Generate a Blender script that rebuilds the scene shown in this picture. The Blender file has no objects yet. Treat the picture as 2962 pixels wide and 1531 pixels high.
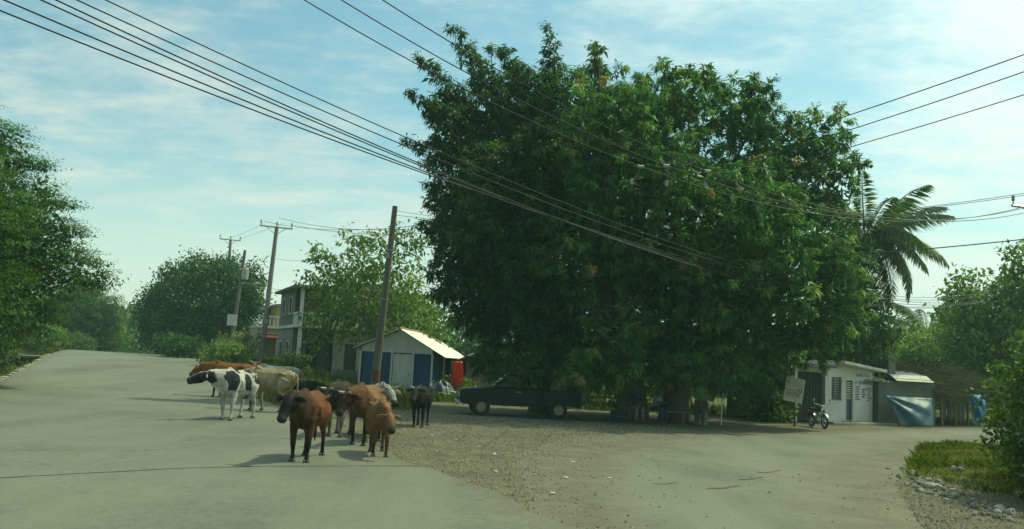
import bpy, bmesh, math, random
import numpy as np
from mathutils import Vector, Matrix
R = math.radians
random.seed(7); rng = np.random.default_rng(7)
S = bpy.context.scene
C = S.collection

# ------------------------------------------------------------------ camera
PW, PH, F = 2962, 1531, 2565.0
CAMH, PITCH, ROLL = 1.8, R(6.6), R(3.0)
fw = Vector((0, math.cos(PITCH), math.sin(PITCH)))
up0 = Vector((0, -math.sin(PITCH), math.cos(PITCH)))
r0 = Vector((1, 0, 0))
rt = r0 * math.cos(ROLL) + up0 * math.sin(ROLL)
up = up0 * math.cos(ROLL) - r0 * math.sin(ROLL)
cam = bpy.data.cameras.new('camera'); camo = bpy.data.objects.new('camera', cam); C.objects.link(camo)
m = Matrix((rt, up, -fw)).transposed().to_4x4(); m.translation = (0, 0, CAMH)
camo.matrix_world = m
cam.sensor_width = 36; cam.lens = 36 * F / PW; cam.clip_end = 3000; cam.clip_start = .05
S.camera = camo

# ------------------------------------------------------------------ sky and sun
SUN_EL, SUN_AZ = R(56), R(62)          # azimuth clockwise from the view direction
w = bpy.data.worlds.new('World'); S.world = w; w.use_nodes = True
nt = w.node_tree; N = nt.nodes; L = nt.links; N.clear()
def nd(t, **k):
    n = N.new(t)
    for a, b in k.items(): setattr(n, a, b)
    return n
out = nd('ShaderNodeOutputWorld'); bg = nd('ShaderNodeBackground'); bg.inputs[1].default_value = 0.097
sky = nd('ShaderNodeTexSky', sky_type='NISHITA', sun_disc=False)
sky.sun_elevation = SUN_EL; sky.sun_rotation = SUN_AZ; sky.air_density = 1.1; sky.dust_density = 2.2; sky.ozone_density = 1.0
tint = nd('ShaderNodeMix', data_type='RGBA', blend_type='MULTIPLY'); tint.inputs[0].default_value = 1
tint.inputs[7].default_value = (1.22, 1.78, 1.46, 1)
L.new(sky.outputs[0], tint.inputs[6])
tc = nd('ShaderNodeTexCoord'); sep = nd('ShaderNodeSeparateXYZ'); L.new(tc.outputs['Generated'], sep.inputs[0])
def mth(op, a, b=None, clamp=False):
    n = nd('ShaderNodeMath', operation=op, use_clamp=clamp)
    for i, v in enumerate((a, b)):
        if v is None: continue
        if isinstance(v, (int, float)): n.inputs[i].default_value = v
        else: L.new(v, n.inputs[i])
    return n.outputs[0]
zz = mth('MAXIMUM', sep.outputs[2], 0.0); zz = mth('ADD', zz, 0.12)
cx = mth('DIVIDE', sep.outputs[0], zz); cy = mth('DIVIDE', sep.outputs[1], zz)
cmb = nd('ShaderNodeCombineXYZ'); L.new(cx, cmb.inputs[0]); L.new(cy, cmb.inputs[1])
mp = nd('ShaderNodeMapping'); mp.inputs['Location'].default_value = (0.0, 0.0, 0.3); mp.inputs['Rotation'].default_value = (0, 0, R(-14)); mp.inputs['Scale'].default_value = (1.0, 1.45, 1)
L.new(cmb.outputs[0], mp.inputs[0])
n1 = nd('ShaderNodeTexNoise'); n1.inputs['Scale'].default_value = 3.4; n1.inputs['Detail'].default_value = 10; n1.inputs['Roughness'].default_value = .66; n1.inputs['Distortion'].default_value = .15
n2 = nd('ShaderNodeTexNoise'); n2.inputs['Scale'].default_value = .62; n2.inputs['Detail'].default_value = 2
L.new(mp.outputs[0], n1.inputs[0]); mp2 = nd('ShaderNodeMapping'); mp2.inputs['Location'].default_value = (14.1, 9.31, 2.0); L.new(cmb.outputs[0], mp2.inputs[0]); L.new(mp2.outputs[0], n2.inputs[0])
cov = mth('MULTIPLY', mth('SUBTRACT', n2.outputs[0], .5), 1.55)
dens = mth('ADD', n1.outputs[0], cov)
# thin high cloud thickens towards the sun's side of the sky
sd = (math.sin(SUN_AZ) * math.cos(SUN_EL), math.cos(SUN_AZ) * math.cos(SUN_EL), math.sin(SUN_EL))
dot = nd('ShaderNodeVectorMath', operation='DOT_PRODUCT'); L.new(tc.outputs['Generated'], dot.inputs[0]); dot.inputs[1].default_value = sd
sunny = mth('MULTIPLY', mth('SUBTRACT', dot.outputs['Value'], .35), .55)
dens = mth('ADD', dens, sunny)
cr = nd('ShaderNodeMapRange', interpolation_type='SMOOTHSTEP'); cr.inputs[1].default_value = .40; cr.inputs[2].default_value = .92; cr.inputs[4].default_value = .9
L.new(dens, cr.inputs[0])
mixc = nd('ShaderNodeMix', data_type='RGBA'); L.new(cr.outputs[0], mixc.inputs[0]); L.new(tint.outputs[2], mixc.inputs[6])
br = mth('ADD', mth('MULTIPLY', mth('MAXIMUM', sunny, 0.0), 13.0), 7.0)
cl = nd('ShaderNodeVectorMath', operation='SCALE'); cl.inputs[0].default_value = (1.06, 1.22, 1.10); L.new(br, cl.inputs['Scale'])
L.new(cl.outputs[0], mixc.inputs[7])
# pale bright band of vapour low over the horizon
hz = nd('ShaderNodeMapRange', interpolation_type='SMOOTHSTEP'); hz.inputs[1].default_value = .0; hz.inputs[2].default_value = .26; hz.inputs[3].default_value = .8; hz.inputs[4].default_value = 0
L.new(sep.outputs[2], hz.inputs[0])
mixh = nd('ShaderNodeMix', data_type='RGBA'); L.new(hz.outputs[0], mixh.inputs[0]); L.new(mixc.outputs[2], mixh.inputs[6]); mixh.inputs[7].default_value = (8.6, 10.2, 9.0, 1)
L.new(mixh.outputs[2], bg.inputs[0]); L.new(bg.outputs[0], out.inputs[0])

sl = bpy.data.lights.new('sun', 'SUN'); sl.energy = 4.0; sl.angle = R(.6); sl.color = (.98, 1.0, .60)
so = bpy.data.objects.new('sun', sl); C.objects.link(so)
so.rotation_euler = Vector(sd).to_track_quat('Z', 'Y').to_euler()
so.location = (20, 20, 40)

S.view_settings.view_transform = 'Standard'; S.view_settings.look = 'None'
S.view_settings.exposure = 0.0; S.view_settings.gamma = 1
S.render.engine = 'CYCLES'
S.cycles.use_denoising = True; S.cycles.max_bounces = 6; S.cycles.transparent_max_bounces = 6
S.cycles.diffuse_bounces = 3; S.cycles.glossy_bounces = 2; S.cycles.transmission_bounces = 4
S.cycles.sample_clamp_indirect = 6
S.cycles.caustics_reflective = False; S.cycles.caustics_refractive = False

# ------------------------------------------------------------------ pixels and ground
def sstep(t):
    t = min(1, max(0, t)); return t * t * (3 - 2 * t)
def terrain(x, y):
    s = -.39 * x + .92 * y
    z = 1.32 * sstep((s - 28) / 50) * sstep(-x / 16)
    z -= 3.2 * sstep((s - 84) / 90) * sstep(-x / 16)
    # grassy bank on the inside of the right-hand bend
    d = math.hypot((x - 12.2) / 2.6, (y - 21) / 5.5)
    z += .42 * sstep(1.15 - d)
    # left verge falls away into a ditch
    q = .92 * x + .39 * y
    if q < -4.55: z -= .75 * sstep((-4.55 - q) / .5) * sstep((q + 8.0) / 1.6)
    return z
def ray(px, py): return fw * F + rt * (px - PW / 2) - up * (py - PH / 2)
def at(px, py, Y):
    d = ray(px, py); t = Y / d.y
    return Vector((0, 0, CAMH)) + d * t
def gnd(px, py):
    d = ray(px, py); z = 0.0
    for _ in range(30):
        t = (z - CAMH) / d.z if d.z < 0 else 0.03
        t = min(max(t, 0), .06)
        z = .5 * z + .5 * terrain(d.x * t, d.y * t)
    return Vector((d.x * t, d.y * t, terrain(d.x * t, d.y * t)))
def on(px, Y):                       # ground point seen in column px at distance Y (column read near the horizon)
    x = (px - PW / 2) / F * Y
    for _ in range(4):
        p = proj(Vector((x, Y, terrain(x, Y)))); x += (px - p[0]) / F * Y
    return Vector((x, Y, terrain(x, Y)))
def proj(P):
    d = Vector(P) - Vector((0, 0, CAMH)); k = F / d.dot(fw)
    return PW / 2 + d.dot(rt) * k, PH / 2 - d.dot(up) * k

# ------------------------------------------------------------------ materials
def newmat(name):
    m = bpy.data.materials.new(name); m.use_nodes = True
    t = m.node_tree; t.nodes.clear()
    return m, t.nodes, t.links
MC = {}
def mat(name, col, rough=.85, var=.28, scale=6., bump=.25, metal=0., spec=.3, col2=None, grime=.0, stretch=(1, 1, 1)):
    if name in MC: return MC[name]
    m, n, l = newmat(name)
    o = n.new('ShaderNodeOutputMaterial'); p = n.new('ShaderNodeBsdfPrincipled'); l.new(p.outputs[0], o.inputs[0])
    p.inputs['Roughness'].default_value = rough; p.inputs['Metallic'].default_value = metal; p.inputs['Specular IOR Level'].default_value = spec
    t = n.new('ShaderNodeTexCoord'); mp = n.new('ShaderNodeMapping'); mp.inputs['Scale'].default_value = stretch; l.new(t.outputs['Object'], mp.inputs[0])
    a = n.new('ShaderNodeTexNoise'); a.inputs['Scale'].default_value = scale; a.inputs['Detail'].default_value = 6; a.inputs['Roughness'].default_value = .65; l.new(mp.outputs[0], a.inputs[0])
    b = n.new('ShaderNodeTexNoise'); b.inputs['Scale'].default_value = scale * .17; b.inputs['Detail'].default_value = 3; l.new(mp.outputs[0], b.inputs[0])
    ad = n.new('ShaderNodeMath'); ad.operation = 'ADD'; l.new(a.outputs[0], ad.inputs[0]); l.new(b.outputs[0], ad.inputs[1])
    mr = n.new('ShaderNodeMapRange'); mr.inputs[1].default_value = .65; mr.inputs[2].default_value = 1.35; l.new(ad.outputs[0], mr.inputs[0])
    mx = n.new('ShaderNodeMix'); mx.data_type = 'RGBA'; l.new(mr.outputs[0], mx.inputs[0])
    c2 = col2 or tuple(min(1, c * (1 + var)) for c in col); c1 = tuple(c * (1 - var) for c in col)
    if col2: c1 = col
    mx.inputs[6].default_value = (*c1, 1); mx.inputs[7].default_value = (*c2, 1)
    l.new(mx.outputs[2], p.inputs['Base Color'])
    if bump:
        bm_ = n.new('ShaderNodeBump'); bm_.inputs['Strength'].default_value = bump; bm_.inputs['Distance'].default_value = .02
        l.new(a.outputs[0], bm_.inputs['Height']); l.new(bm_.outputs[0], p.inputs['Normal'])
    MC[name] = m; return m
def leafmat(name, trans=.35, rough=.5, gloss=.25):
    if name in MC: return MC[name]
    m, n, l = newmat(name)
    o = n.new('ShaderNodeOutputMaterial'); p = n.new('ShaderNodeBsdfPrincipled'); a = n.new('ShaderNodeAttribute'); a.attribute_name = 'tint'
    p.inputs['Roughness'].default_value = rough; p.inputs['Specular IOR Level'].default_value = gloss
    l.new(a.outputs[0], p.inputs['Base Color'])
    tr = n.new('ShaderNodeBsdfTranslucent'); hs = n.new('ShaderNodeMix'); hs.data_type = 'RGBA'; hs.blend_type = 'MULTIPLY'; hs.inputs[0].default_value = 1
    hs.inputs[7].default_value = (1.25, 1.3, .5, 1); l.new(a.outputs[0], hs.inputs[6]); l.new(hs.outputs[2], tr.inputs[0])
    mx = n.new('ShaderNodeMixShader'); mx.inputs[0].default_value = trans
    l.new(p.outputs[0], mx.inputs[1]); l.new(tr.outputs[0], mx.inputs[2]); l.new(mx.outputs[0], o.inputs[0])
    MC[name] = m; return m

# ------------------------------------------------------------------ mesh helpers
def link(o, parent=None):
    C.objects.link(o)
    if parent: o.parent = parent
    return o
def tag(o, label=None, cat=None, group=None, kind=None):
    if label: o['label'] = label
    if cat: o['category'] = cat
    if group: o['group'] = group
    if kind: o['kind'] = kind
    return o
def thing(name, label, cat, loc=(0, 0, 0), rz=0, group=None, scale=1):
    o = bpy.data.objects.new(name, None); C.objects.link(o); o.empty_display_size = .1
    o.location = loc; o.rotation_euler = (0, 0, rz); o.scale = (scale,) * 3
    return tag(o, label, cat, group)
class MB:
    def __init__(s): s.v = []; s.f = []
    def add(s, vs, fs):
        k = len(s.v); s.v += [tuple(v) for v in vs]; s.f += [tuple(i + k for i in f) for f in fs]; return s
    def box(s, x0, x1, y0, y1, z0, z1, M=None):
        vs = [Vector((x, y, z)) for z in (z0, z1) for y in (y0, y1) for x in (x0, x1)]
        if M is not None: vs = [M @ v for v in vs]
        return s.add(vs, [(0, 2, 3, 1), (4, 5, 7, 6), (0, 1, 5, 4), (2, 6, 7, 3), (0, 4, 6, 2), (1, 3, 7, 5)])
    def tube(s, pts, rad, n=8, cap=True, flat=None):
        pts = [Vector(p) for p in pts]
        if not hasattr(rad, '__len__'): rad = [rad] * len(pts)
        k = len(s.v); u = None
        for i, p in enumerate(pts):
            d = (pts[min(i + 1, len(pts) - 1)] - pts[max(i - 1, 0)]).normalized()
            if u is None:
                u = Vector((0, 0, 1)) if abs(d.z) < .9 else Vector((1, 0, 0))
            u = (u - d * u.dot(d)).normalized(); v = d.cross(u)
            ra, rb = rad[i] if hasattr(rad[i], '__len__') else (rad[i], rad[i])
            for j in range(n):
                a = 2 * math.pi * j / n
                s.v.append(tuple(p + u * (math.cos(a) * rb) + v * (math.sin(a) * ra)))
        for i in range(len(pts) - 1):
            for j in range(n):
                a = k + i * n + j; b = k + i * n + (j + 1) % n
                s.f.append((a, b, b + n, a + n))
        if cap:
            s.f.append(tuple(k + j for j in reversed(range(n)))); s.f.append(tuple(k + (len(pts) - 1) * n + j for j in range(n)))
        return s
    def prism(s, poly, y0, y1):          # polygon in x,z extruded along y
        n = len(poly); vs = [(x, y0, z) for x, z in poly] + [(x, y1, z) for x, z in poly]
        return s.add(vs, [tuple(range(n)), tuple(reversed(range(n, 2 * n)))] + [(i, i + n, (i + 1) % n + n, (i + 1) % n) for i in range(n)])
    def wall(s, x0, x1, z0, z1, t, holes=(), M=None, y=0):
        xs = sorted({x0, x1, *[h[0] for h in holes], *[h[1] for h in holes]}); zs = sorted({z0, z1, *[h[2] for h in holes], *[h[3] for h in holes]})
        def solid(i, j):
            if not (0 <= i < len(xs) - 1 and 0 <= j < len(zs) - 1): return False
            a, b = (xs[i] + xs[i + 1]) / 2, (zs[j] + zs[j + 1]) / 2
            return not any(h[0] < a < h[1] and h[2] < b < h[3] for h in holes)
        for i in range(len(xs) - 1):
            for j in range(len(zs) - 1):
                if not solid(i, j): continue
                a, b, c, d = xs[i], xs[i + 1], zs[j], zs[j + 1]
                q = lambda *vv: s.add([(M @ Vector(v)) if M is not None else v for v in vv], [(0, 1, 2, 3)])
                q((a, y, c), (b, y, c), (b, y, d), (a, y, d)); q((b, y + t, c), (a, y + t, c), (a, y + t, d), (b, y + t, d))
                if not solid(i - 1, j): q((a, y + t, c), (a, y, c), (a, y, d), (a, y + t, d))
                if not solid(i + 1, j): q((b, y, c), (b, y + t, c), (b, y + t, d), (b, y, d))
                if not solid(i, j - 1): q((a, y + t, c), (b, y + t, c), (b, y, c), (a, y, c))
                if not solid(i, j + 1): q((a, y, d), (b, y, d), (b, y + t, d), (a, y + t, d))
        return s
    def mesh(s, name):
        me = bpy.data.meshes.new(name); me.from_pydata(s.v, [], s.f); me.update(); return me
    def build(s, name, m, parent=None, smooth=False, bevel=0):
        me = s.mesh(name); me.materials.append(m)
        if smooth: me.shade_smooth()
        o = bpy.data.objects.new(name, me); link(o, parent)
        if bevel:
            b = o.modifiers.new('bevel', 'BEVEL'); b.width = bevel; b.segments = 2; b.limit_method = 'ANGLE'
        return o
def share(name, me, parent, loc=(0, 0, 0), rot=(0, 0, 0), sc=(1, 1, 1)):
    o = bpy.data.objects.new(name, me); link(o, parent); o.location = loc; o.rotation_euler = rot; o.scale = sc; return o
def copy_tree(o, parent=None):
    c = o.copy(); C.objects.link(c); c.parent = parent
    for ch in o.children: copy_tree(ch, c)
    return c
def text_mesh(txt, size, depth, name, m, parent, loc, rot, sx=1, align='LEFT'):
    cu = bpy.data.curves.new('t', 'FONT'); cu.body = txt; cu.size = size; cu.extrude = depth; cu.align_x = align; cu.resolution_u = 3
    o = bpy.data.objects.new('t', cu); C.objects.link(o)
    dg = bpy.context.evaluated_depsgraph_get(); me = bpy.data.meshes.new_from_object(o.evaluated_get(dg))
    bpy.data.objects.remove(o); me.materials.clear(); me.materials.append(m); me.name = name
    return share(name, me, parent, loc, rot, (sx, 1, 1))
def remesh(mb, voxel, smooth=4):
    me = mb.mesh('r'); o = bpy.data.objects.new('r', me); C.objects.link(o)
    a = o.modifiers.new('a', 'REMESH'); a.mode = 'VOXEL'; a.voxel_size = voxel
    b = o.modifiers.new('b', 'SMOOTH'); b.iterations = smooth; b.factor = .5
    dg = bpy.context.evaluated_depsgraph_get(); e = bpy.data.meshes.new_from_object(o.evaluated_get(dg))
    bpy.data.objects.remove(o); e.shade_smooth(); return e
def npmesh(name, V, nper, colors, m, parent=None):
    """V: (n, nper, 3) separate polygons, colors: (n, 3)"""
    n = len(V); me = bpy.data.meshes.new(name)
    me.vertices.add(n * nper); me.vertices.foreach_set('co', np.ascontiguousarray(V, np.float32).ravel())
    me.loops.add(n * nper); me.loops.foreach_set('vertex_index', np.arange(n * nper, dtype=np.int32))
    me.polygons.add(n); me.polygons.foreach_set('loop_start', np.arange(n, dtype=np.int32) * nper)
    me.update(calc_edges=True)
    at_ = me.attributes.new('tint', 'FLOAT_COLOR', 'POINT')
    c = np.ones((n, nper, 4), np.float32); c[:, :, :3] = colors[:, None, :]
    at_.data.foreach_set('color', c.ravel()); me.materials.append(m)
    o = bpy.data.objects.new(name, me); link(o, parent); return o
def unit(a): return a / np.maximum(np.linalg.norm(a, axis=-1, keepdims=True), 1e-6)
def rand_dirs(n): return unit(rng.normal(size=(n, 3)))
def leaves(cent, ax, Ln, Wd, side=None, bend=.15):
    n = len(cent); s = rand_dirs(n) if side is None else side
    s = unit(np.cross(ax, s)); nn = np.cross(s, ax)
    Ln = np.asarray(Ln).reshape(-1, 1); Wd = np.asarray(Wd).reshape(-1, 1)
    mid = cent + ax * Ln * .45
    return np.stack([cent, mid + s * Wd / 2 + nn * Wd * .12, cent + ax * Ln - nn * Ln * bend * .5, mid - s * Wd / 2 + nn * Wd * .12], 1)

# ================================================================== SETTING: ground and roads
U2 = (-.39, .92); N2 = (.92, .39)
def PQ(q, s): return (q * N2[0] + s * U2[0], q * N2[1] + s * U2[1])
SL = [(.2, 8), (.4, 11), (.35, 14), (.3, 17), (.6, 20.5), (2.2, 25), (5.4, 28.8), (9, 31.2), (17, 38.5), (27, 48), (45, 64), (80, 92)]
SR = [(3.8, 2), (4.6, 7), (5.4, 11.5), (7.2, 16.6), (9.5, 21), (12.8, 27.2), (16, 32), (22, 39), (32, 48), (50, 62), (86, 88)]
def inside_poly(x, y, P):
    r = False; j = len(P) - 1
    for i in range(len(P)):
        if (P[i][1] > y) != (P[j][1] > y) and x < (P[j][0] - P[i][0]) * (y - P[i][1]) / (P[j][1] - P[i][1]) + P[i][0]: r = not r
        j = i
    return r
SIDE = SL + SR[::-1]
def grassy(x, y):
    q = .92 * x + .39 * y; s = -.39 * x + .92 * y
    if q < -4.6: return 1.0
    d = math.hypot((x - 12.2) / 2.9, (y - 21) / 6.0)
    g = sstep((1.25 - d) / .35)
    if q > 4.6 and s > 26: g = max(g, sstep((s - 30) / 6) * sstep((-x - 3) / 4))
    if q > 6.5 and s > 24: g = max(g, .8 * sstep((y - 40) / 4) * sstep((12 - x) / 4))
    if x > 16 and y < .9 * x + 12: g = max(g, .9)
    if y > 46: g = max(g, .75)
    return g
def ground_material():
    m, n, l = newmat('earth')
    o = n.new('ShaderNodeOutputMaterial'); p = n.new('ShaderNodeBsdfPrincipled'); l.new(p.outputs[0], o.inputs[0]); p.inputs['Roughness'].default_value = .95; p.inputs['Specular IOR Level'].default_value = .15
    t = n.new('ShaderNodeTexCoord'); a = n.new('ShaderNodeAttribute'); a.attribute_name = 'tint'
    def noise(sc, det=6, ro=.6):
        k = n.new('ShaderNodeTexNoise'); k.inputs['Scale'].default_value = sc; k.inputs['Detail'].default_value = det; k.inputs['Roughness'].default_value = ro; l.new(t.outputs['Object'], k.inputs[0]); return k.outputs[0]
    def ramp(src, stops):
        r = n.new('ShaderNodeValToRGB'); l.new(src, r.inputs[0]); e = r.color_ramp.elements
        e[0].position, e[0].color = stops[0][0], (*stops[0][1], 1); e[1].position, e[1].color = stops[1][0], (*stops[1][1], 1)
        for s in stops[2:]:
            k = e.new(s[0]); k.color = (*s[1], 1)
        return r.outputs[0]
    dirt = ramp(noise(1.3, 10, .7), [(.28, (.080, .076, .052)), (.74, (.160, .154, .108)), (.5, (.120, .115, .079))])
    fine = ramp(noise(26, 4, .7), [(.35, (.72, .72, .72)), (.7, (1.3, 1.28, 1.2))])
    md = n.new('ShaderNodeMix'); md.data_type = 'RGBA'; md.blend_type = 'MULTIPLY'; md.inputs[0].default_value = 1; l.new(dirt, md.inputs[6]); l.new(fine, md.inputs[7])
    gr = ramp(noise(2.2, 8, .7), [(.3, (.045, .062, .018)), (.7, (.125, .125, .045))])
    ns = n.new('ShaderNodeMath'); ns.operation = 'ADD'; l.new(a.outputs[0], ns.inputs[0])
    sc = n.new('ShaderNodeMath'); sc.operation = 'MULTIPLY_ADD'; sc.inputs[1].default_value = .9; sc.inputs[2].default_value = -.45; l.new(noise(1.7, 6), sc.inputs[0]); l.new(sc.outputs[0], ns.inputs[1])
    mr = n.new('ShaderNodeMapRange'); mr.inputs[1].default_value = .3; mr.inputs[2].default_value = .65; l.new(ns.outputs[0], mr.inputs[0])
    mx = n.new('ShaderNodeMix'); mx.data_type = 'RGBA'; l.new(mr.outputs[0], mx.inputs[0]); l.new(md.outputs[2], mx.inputs[6]); l.new(gr, mx.inputs[7])
    l.new(mx.outputs[2], p.inputs['Base Color'])
    b = n.new('ShaderNodeBump'); b.inputs['Strength'].default_value = .7; b.inputs['Distance'].default_value = .04; l.new(noise(14, 8, .7), b.inputs['Height']); l.new(b.outputs[0], p.inputs['Normal'])
    return m
def grid_axis(a, b, step, far):
    core = list(np.arange(a, b + .01, step)); k = [core[-1] + d for d in (4, 10, 20, 40, 80, 160, 320, 640, far)]; j = [core[0] - d for d in (far, 640, 320, 160, 80, 40, 20, 10, 4)]
    return j + core + k
gx = grid_axis(-48, 48, .7, 1400); gy = grid_axis(-6, 112, .7, 1400)
V = [(x, y, terrain(x, y)) for y in gy for x in gx]; nx = len(gx)
Fq = [(j * nx + i, j * nx + i + 1, (j + 1) * nx + i + 1, (j + 1) * nx + i) for j in range(len(gy) - 1) for i in range(nx - 1)]
me = bpy.data.meshes.new('ground'); me.from_pydata(V, [], Fq); me.shade_smooth()
a_ = me.attributes.new('tint', 'FLOAT_COLOR', 'POINT')
a_.data.foreach_set('color', np.array([[grassy(v[0], v[1])] * 3 + [1] for v in V], np.float32).ravel())
me.materials.append(ground_material()); ground = link(bpy.data.objects.new('ground', me)); tag(ground, 'brown dirt and grassy earth around the road fork', kind='structure')

def asphalt(name, base, dusty):
    m, n, l = newmat(name)
    o = n.new('ShaderNodeOutputMaterial'); p = n.new('ShaderNodeBsdfPrincipled'); l.new(p.outputs[0], o.inputs[0]); p.inputs['Specular IOR Level'].default_value = .25
    t = n.new('ShaderNodeTexCoord'); a = n.new('ShaderNodeAttribute'); a.attribute_name = 'tint'
    def noise(sc, det=5, ro=.6, st=None):
        k = n.new('ShaderNodeTexNoise'); k.inputs['Scale'].default_value = sc; k.inputs['Detail'].default_value = det; k.inputs['Roughness'].default_value = ro
        if st:
            mp = n.new('ShaderNodeMapping'); mp.inputs['Rotation'].default_value = (0, 0, st[0]); mp.inputs['Scale'].default_value = (1, st[1], 1); l.new(t.outputs['Object'], mp.inputs[0]); l.new(mp.outputs[0], k.inputs[0])
        else: l.new(t.outputs['Object'], k.inputs[0])
        return k.outputs[0]
    def math_(op, x, y):
        k = n.new('ShaderNodeMath'); k.operation = op
        for i, v in enumerate((x, y)):
            if isinstance(v, (int, float)): k.inputs[i].default_value = v
            else: l.new(v, k.inputs[i])
        return k.outputs[0]
    def mix(f, x, y, bt='MIX'):
        k = n.new('ShaderNodeMix'); k.data_type = 'RGBA'; k.blend_type = bt
        for i, v in ((0, f), (6, x), (7, y)):
            if isinstance(v, (int, float)): k.inputs[i].default_value = v
            elif isinstance(v, tuple): k.inputs[i].default_value = (*v, 1)
            else: l.new(v, k.inputs[i])
        return k.outputs[2]
    def rng_(x, lo, hi, a0=0., a1=1.):
        k = n.new('ShaderNodeMapRange'); k.inputs[1].default_value = lo; k.inputs[2].default_value = hi; k.inputs[3].default_value = a0; k.inputs[4].default_value = a1; l.new(x, k.inputs[0]); return k.outputs[0]
    c = mix(rng_(noise(.22, 6, .65), .35, .68), tuple(v * .78 for v in base), tuple(v * 1.2 for v in base))
    md_ = rng_(noise(7, 6, .7), .3, .7, .84, 1.16); g3 = n.new('ShaderNodeCombineColor')
    for i in range(3): l.new(md_, g3.inputs[i])
    c = mix(1.0, c, g3.outputs[0], 'MULTIPLY')
    c = mix(rng_(noise(.5, 5, .6, (R(23) if dusty < .5 else R(-30), .12)), .46, .66), c, tuple(v * 1.16 for v in base))      # faint wheel tracks along the road
    sp = rng_(noise(60, 3, .8), .3, .72, .62, 1.42); g = n.new('ShaderNodeCombineColor')
    for i in range(3): l.new(sp, g.inputs[i])
    c = mix(1.0, c, g.outputs[0], 'MULTIPLY')
    vr = n.new('ShaderNodeTexVoronoi'); vr.feature = 'DISTANCE_TO_EDGE'; vr.inputs['Scale'].default_value = .42
    dv = n.new('ShaderNodeVectorMath'); dv.operation = 'MULTIPLY_ADD'; dn = n.new('ShaderNodeTexNoise'); dn.inputs['Scale'].default_value = 1.6; dn.inputs['Detail'].default_value = 5; l.new(t.outputs['Object'], dn.inputs[0])
    l.new(dn.outputs[1], dv.inputs[0]); dv.inputs[1].default_value = (1.4, 1.4, 1.4); l.new(t.outputs['Object'], dv.inputs[2]); l.new(dv.outputs[0], vr.inputs[0])
    crack = math_('MULTIPLY', rng_(vr.outputs['Distance'], .0, .011, 1., 0.), rng_(noise(.16, 3), .5, .62))
    c = mix(math_('MULTIPLY', crack, .55), c, tuple(v * .35 for v in base))
    edge = math_('ADD', a.outputs[2], math_('MULTIPLY', math_('SUBTRACT', noise(1.1, 7, .65), .5), 1.5))
    rp_ = n.new('ShaderNodeValToRGB'); l.new(noise(1.3, 10, .7), rp_.inputs[0]); e_ = rp_.color_ramp.elements; e_[0].position, e_[0].color = .28, (.080, .076, .052, 1); e_[1].position, e_[1].color = .74, (.160, .154, .108, 1)
    fn = rng_(noise(26, 4, .7), .35, .7, .72, 1.28); g2 = n.new('ShaderNodeCombineColor')
    for i in range(3): l.new(fn, g2.inputs[i])
    c = mix(rng_(edge, .30, 1.0, 0., 1.), c, mix(1.0, rp_.outputs[0], g2.outputs[0], 'MULTIPLY'))
    spots = rng_(noise(1.3, 4, .55), .66, .72); c = mix(math_('MULTIPLY', spots, .5), c, tuple(v * .55 for v in base))
    l.new(c, p.inputs['Base Color']); p.inputs['Roughness'].default_value = .8
    b = n.new('ShaderNodeBump'); b.inputs['Strength'].default_value = .45; b.inputs['Distance'].default_value = .012; l.new(noise(70, 3, .8), b.inputs['Height']); l.new(b.outputs[0], p.inputs['Normal'])
    return m
def strip(name, A, B, lift, m, label, lat=14, dirtA=0., dirtB=0., dl=.16):
    vs = []; col = []; fs = []
    for i in range(len(A)):
        for j in range(lat + 1):
            t = j / lat; x = A[i][0] * (1 - t) + B[i][0] * t; y = A[i][1] * (1 - t) + B[i][1] * t
            vs.append((x, y, terrain(x, y) + lift * (.25 if (j in (0, lat) and lift < .02) else 1))); e = max(dirtA * max(0, 1 - t / dl), dirtB * max(0, 1 - (1 - t) / dl)); col.append([e, e, e, 1])
    k = lat + 1
    for i in range(len(A) - 1):
        for j in range(lat): fs.append((i * k + j, i * k + j + 1, (i + 1) * k + j + 1, (i + 1) * k + j))
    me = bpy.data.meshes.new(name); me.from_pydata(vs, [], fs); me.shade_smooth()
    at_ = me.attributes.new('tint', 'FLOAT_COLOR', 'POINT'); at_.data.foreach_set('color', np.array(col, np.float32).ravel()); me.materials.append(m)
    return tag(link(bpy.data.objects.new(name, me)), label, kind='structure')
def resample(P, n):
    P = np.array(P, float); d = np.r_[0, np.cumsum(np.linalg.norm(np.diff(P, axis=0), axis=1))]; t = np.linspace(0, 1, len(P)); 
    k = np.linspace(0, 1, n); Q = np.stack([np.interp(k, t, P[:, 0]), np.interp(k, t, P[:, 1])], 1)
    for _ in range(6): Q[1:-1] = .25 * Q[:-2] + .5 * Q[1:-1] + .25 * Q[2:]
    return Q
ss = np.r_[np.arange(-60, 120, .8), np.arange(120, 260, 5)]
wob = lambda s, k: .10 * math.sin(s * .9 + k) + .07 * math.sin(s * 2.3 + 2 * k)
strip('main_road', [PQ(-4.54 + wob(s, 1) * .5, s) for s in ss], [PQ(4.89 + wob(s, 3), s) for s in ss], .022, asphalt('worn_asphalt', (.126, .132, .101), .3), 'worn grey asphalt main road rising to a low crest', dirtA=.9, dirtB=.75, dl=.1)
strip('side_road', resample(SL, 120), resample(SR, 120), .012, asphalt('dusty_asphalt', (.126, .132, .100), .7), 'dusty patched asphalt side road bending right past the shop', dirtA=2.3, dirtB=1.3, dl=.38)

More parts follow.
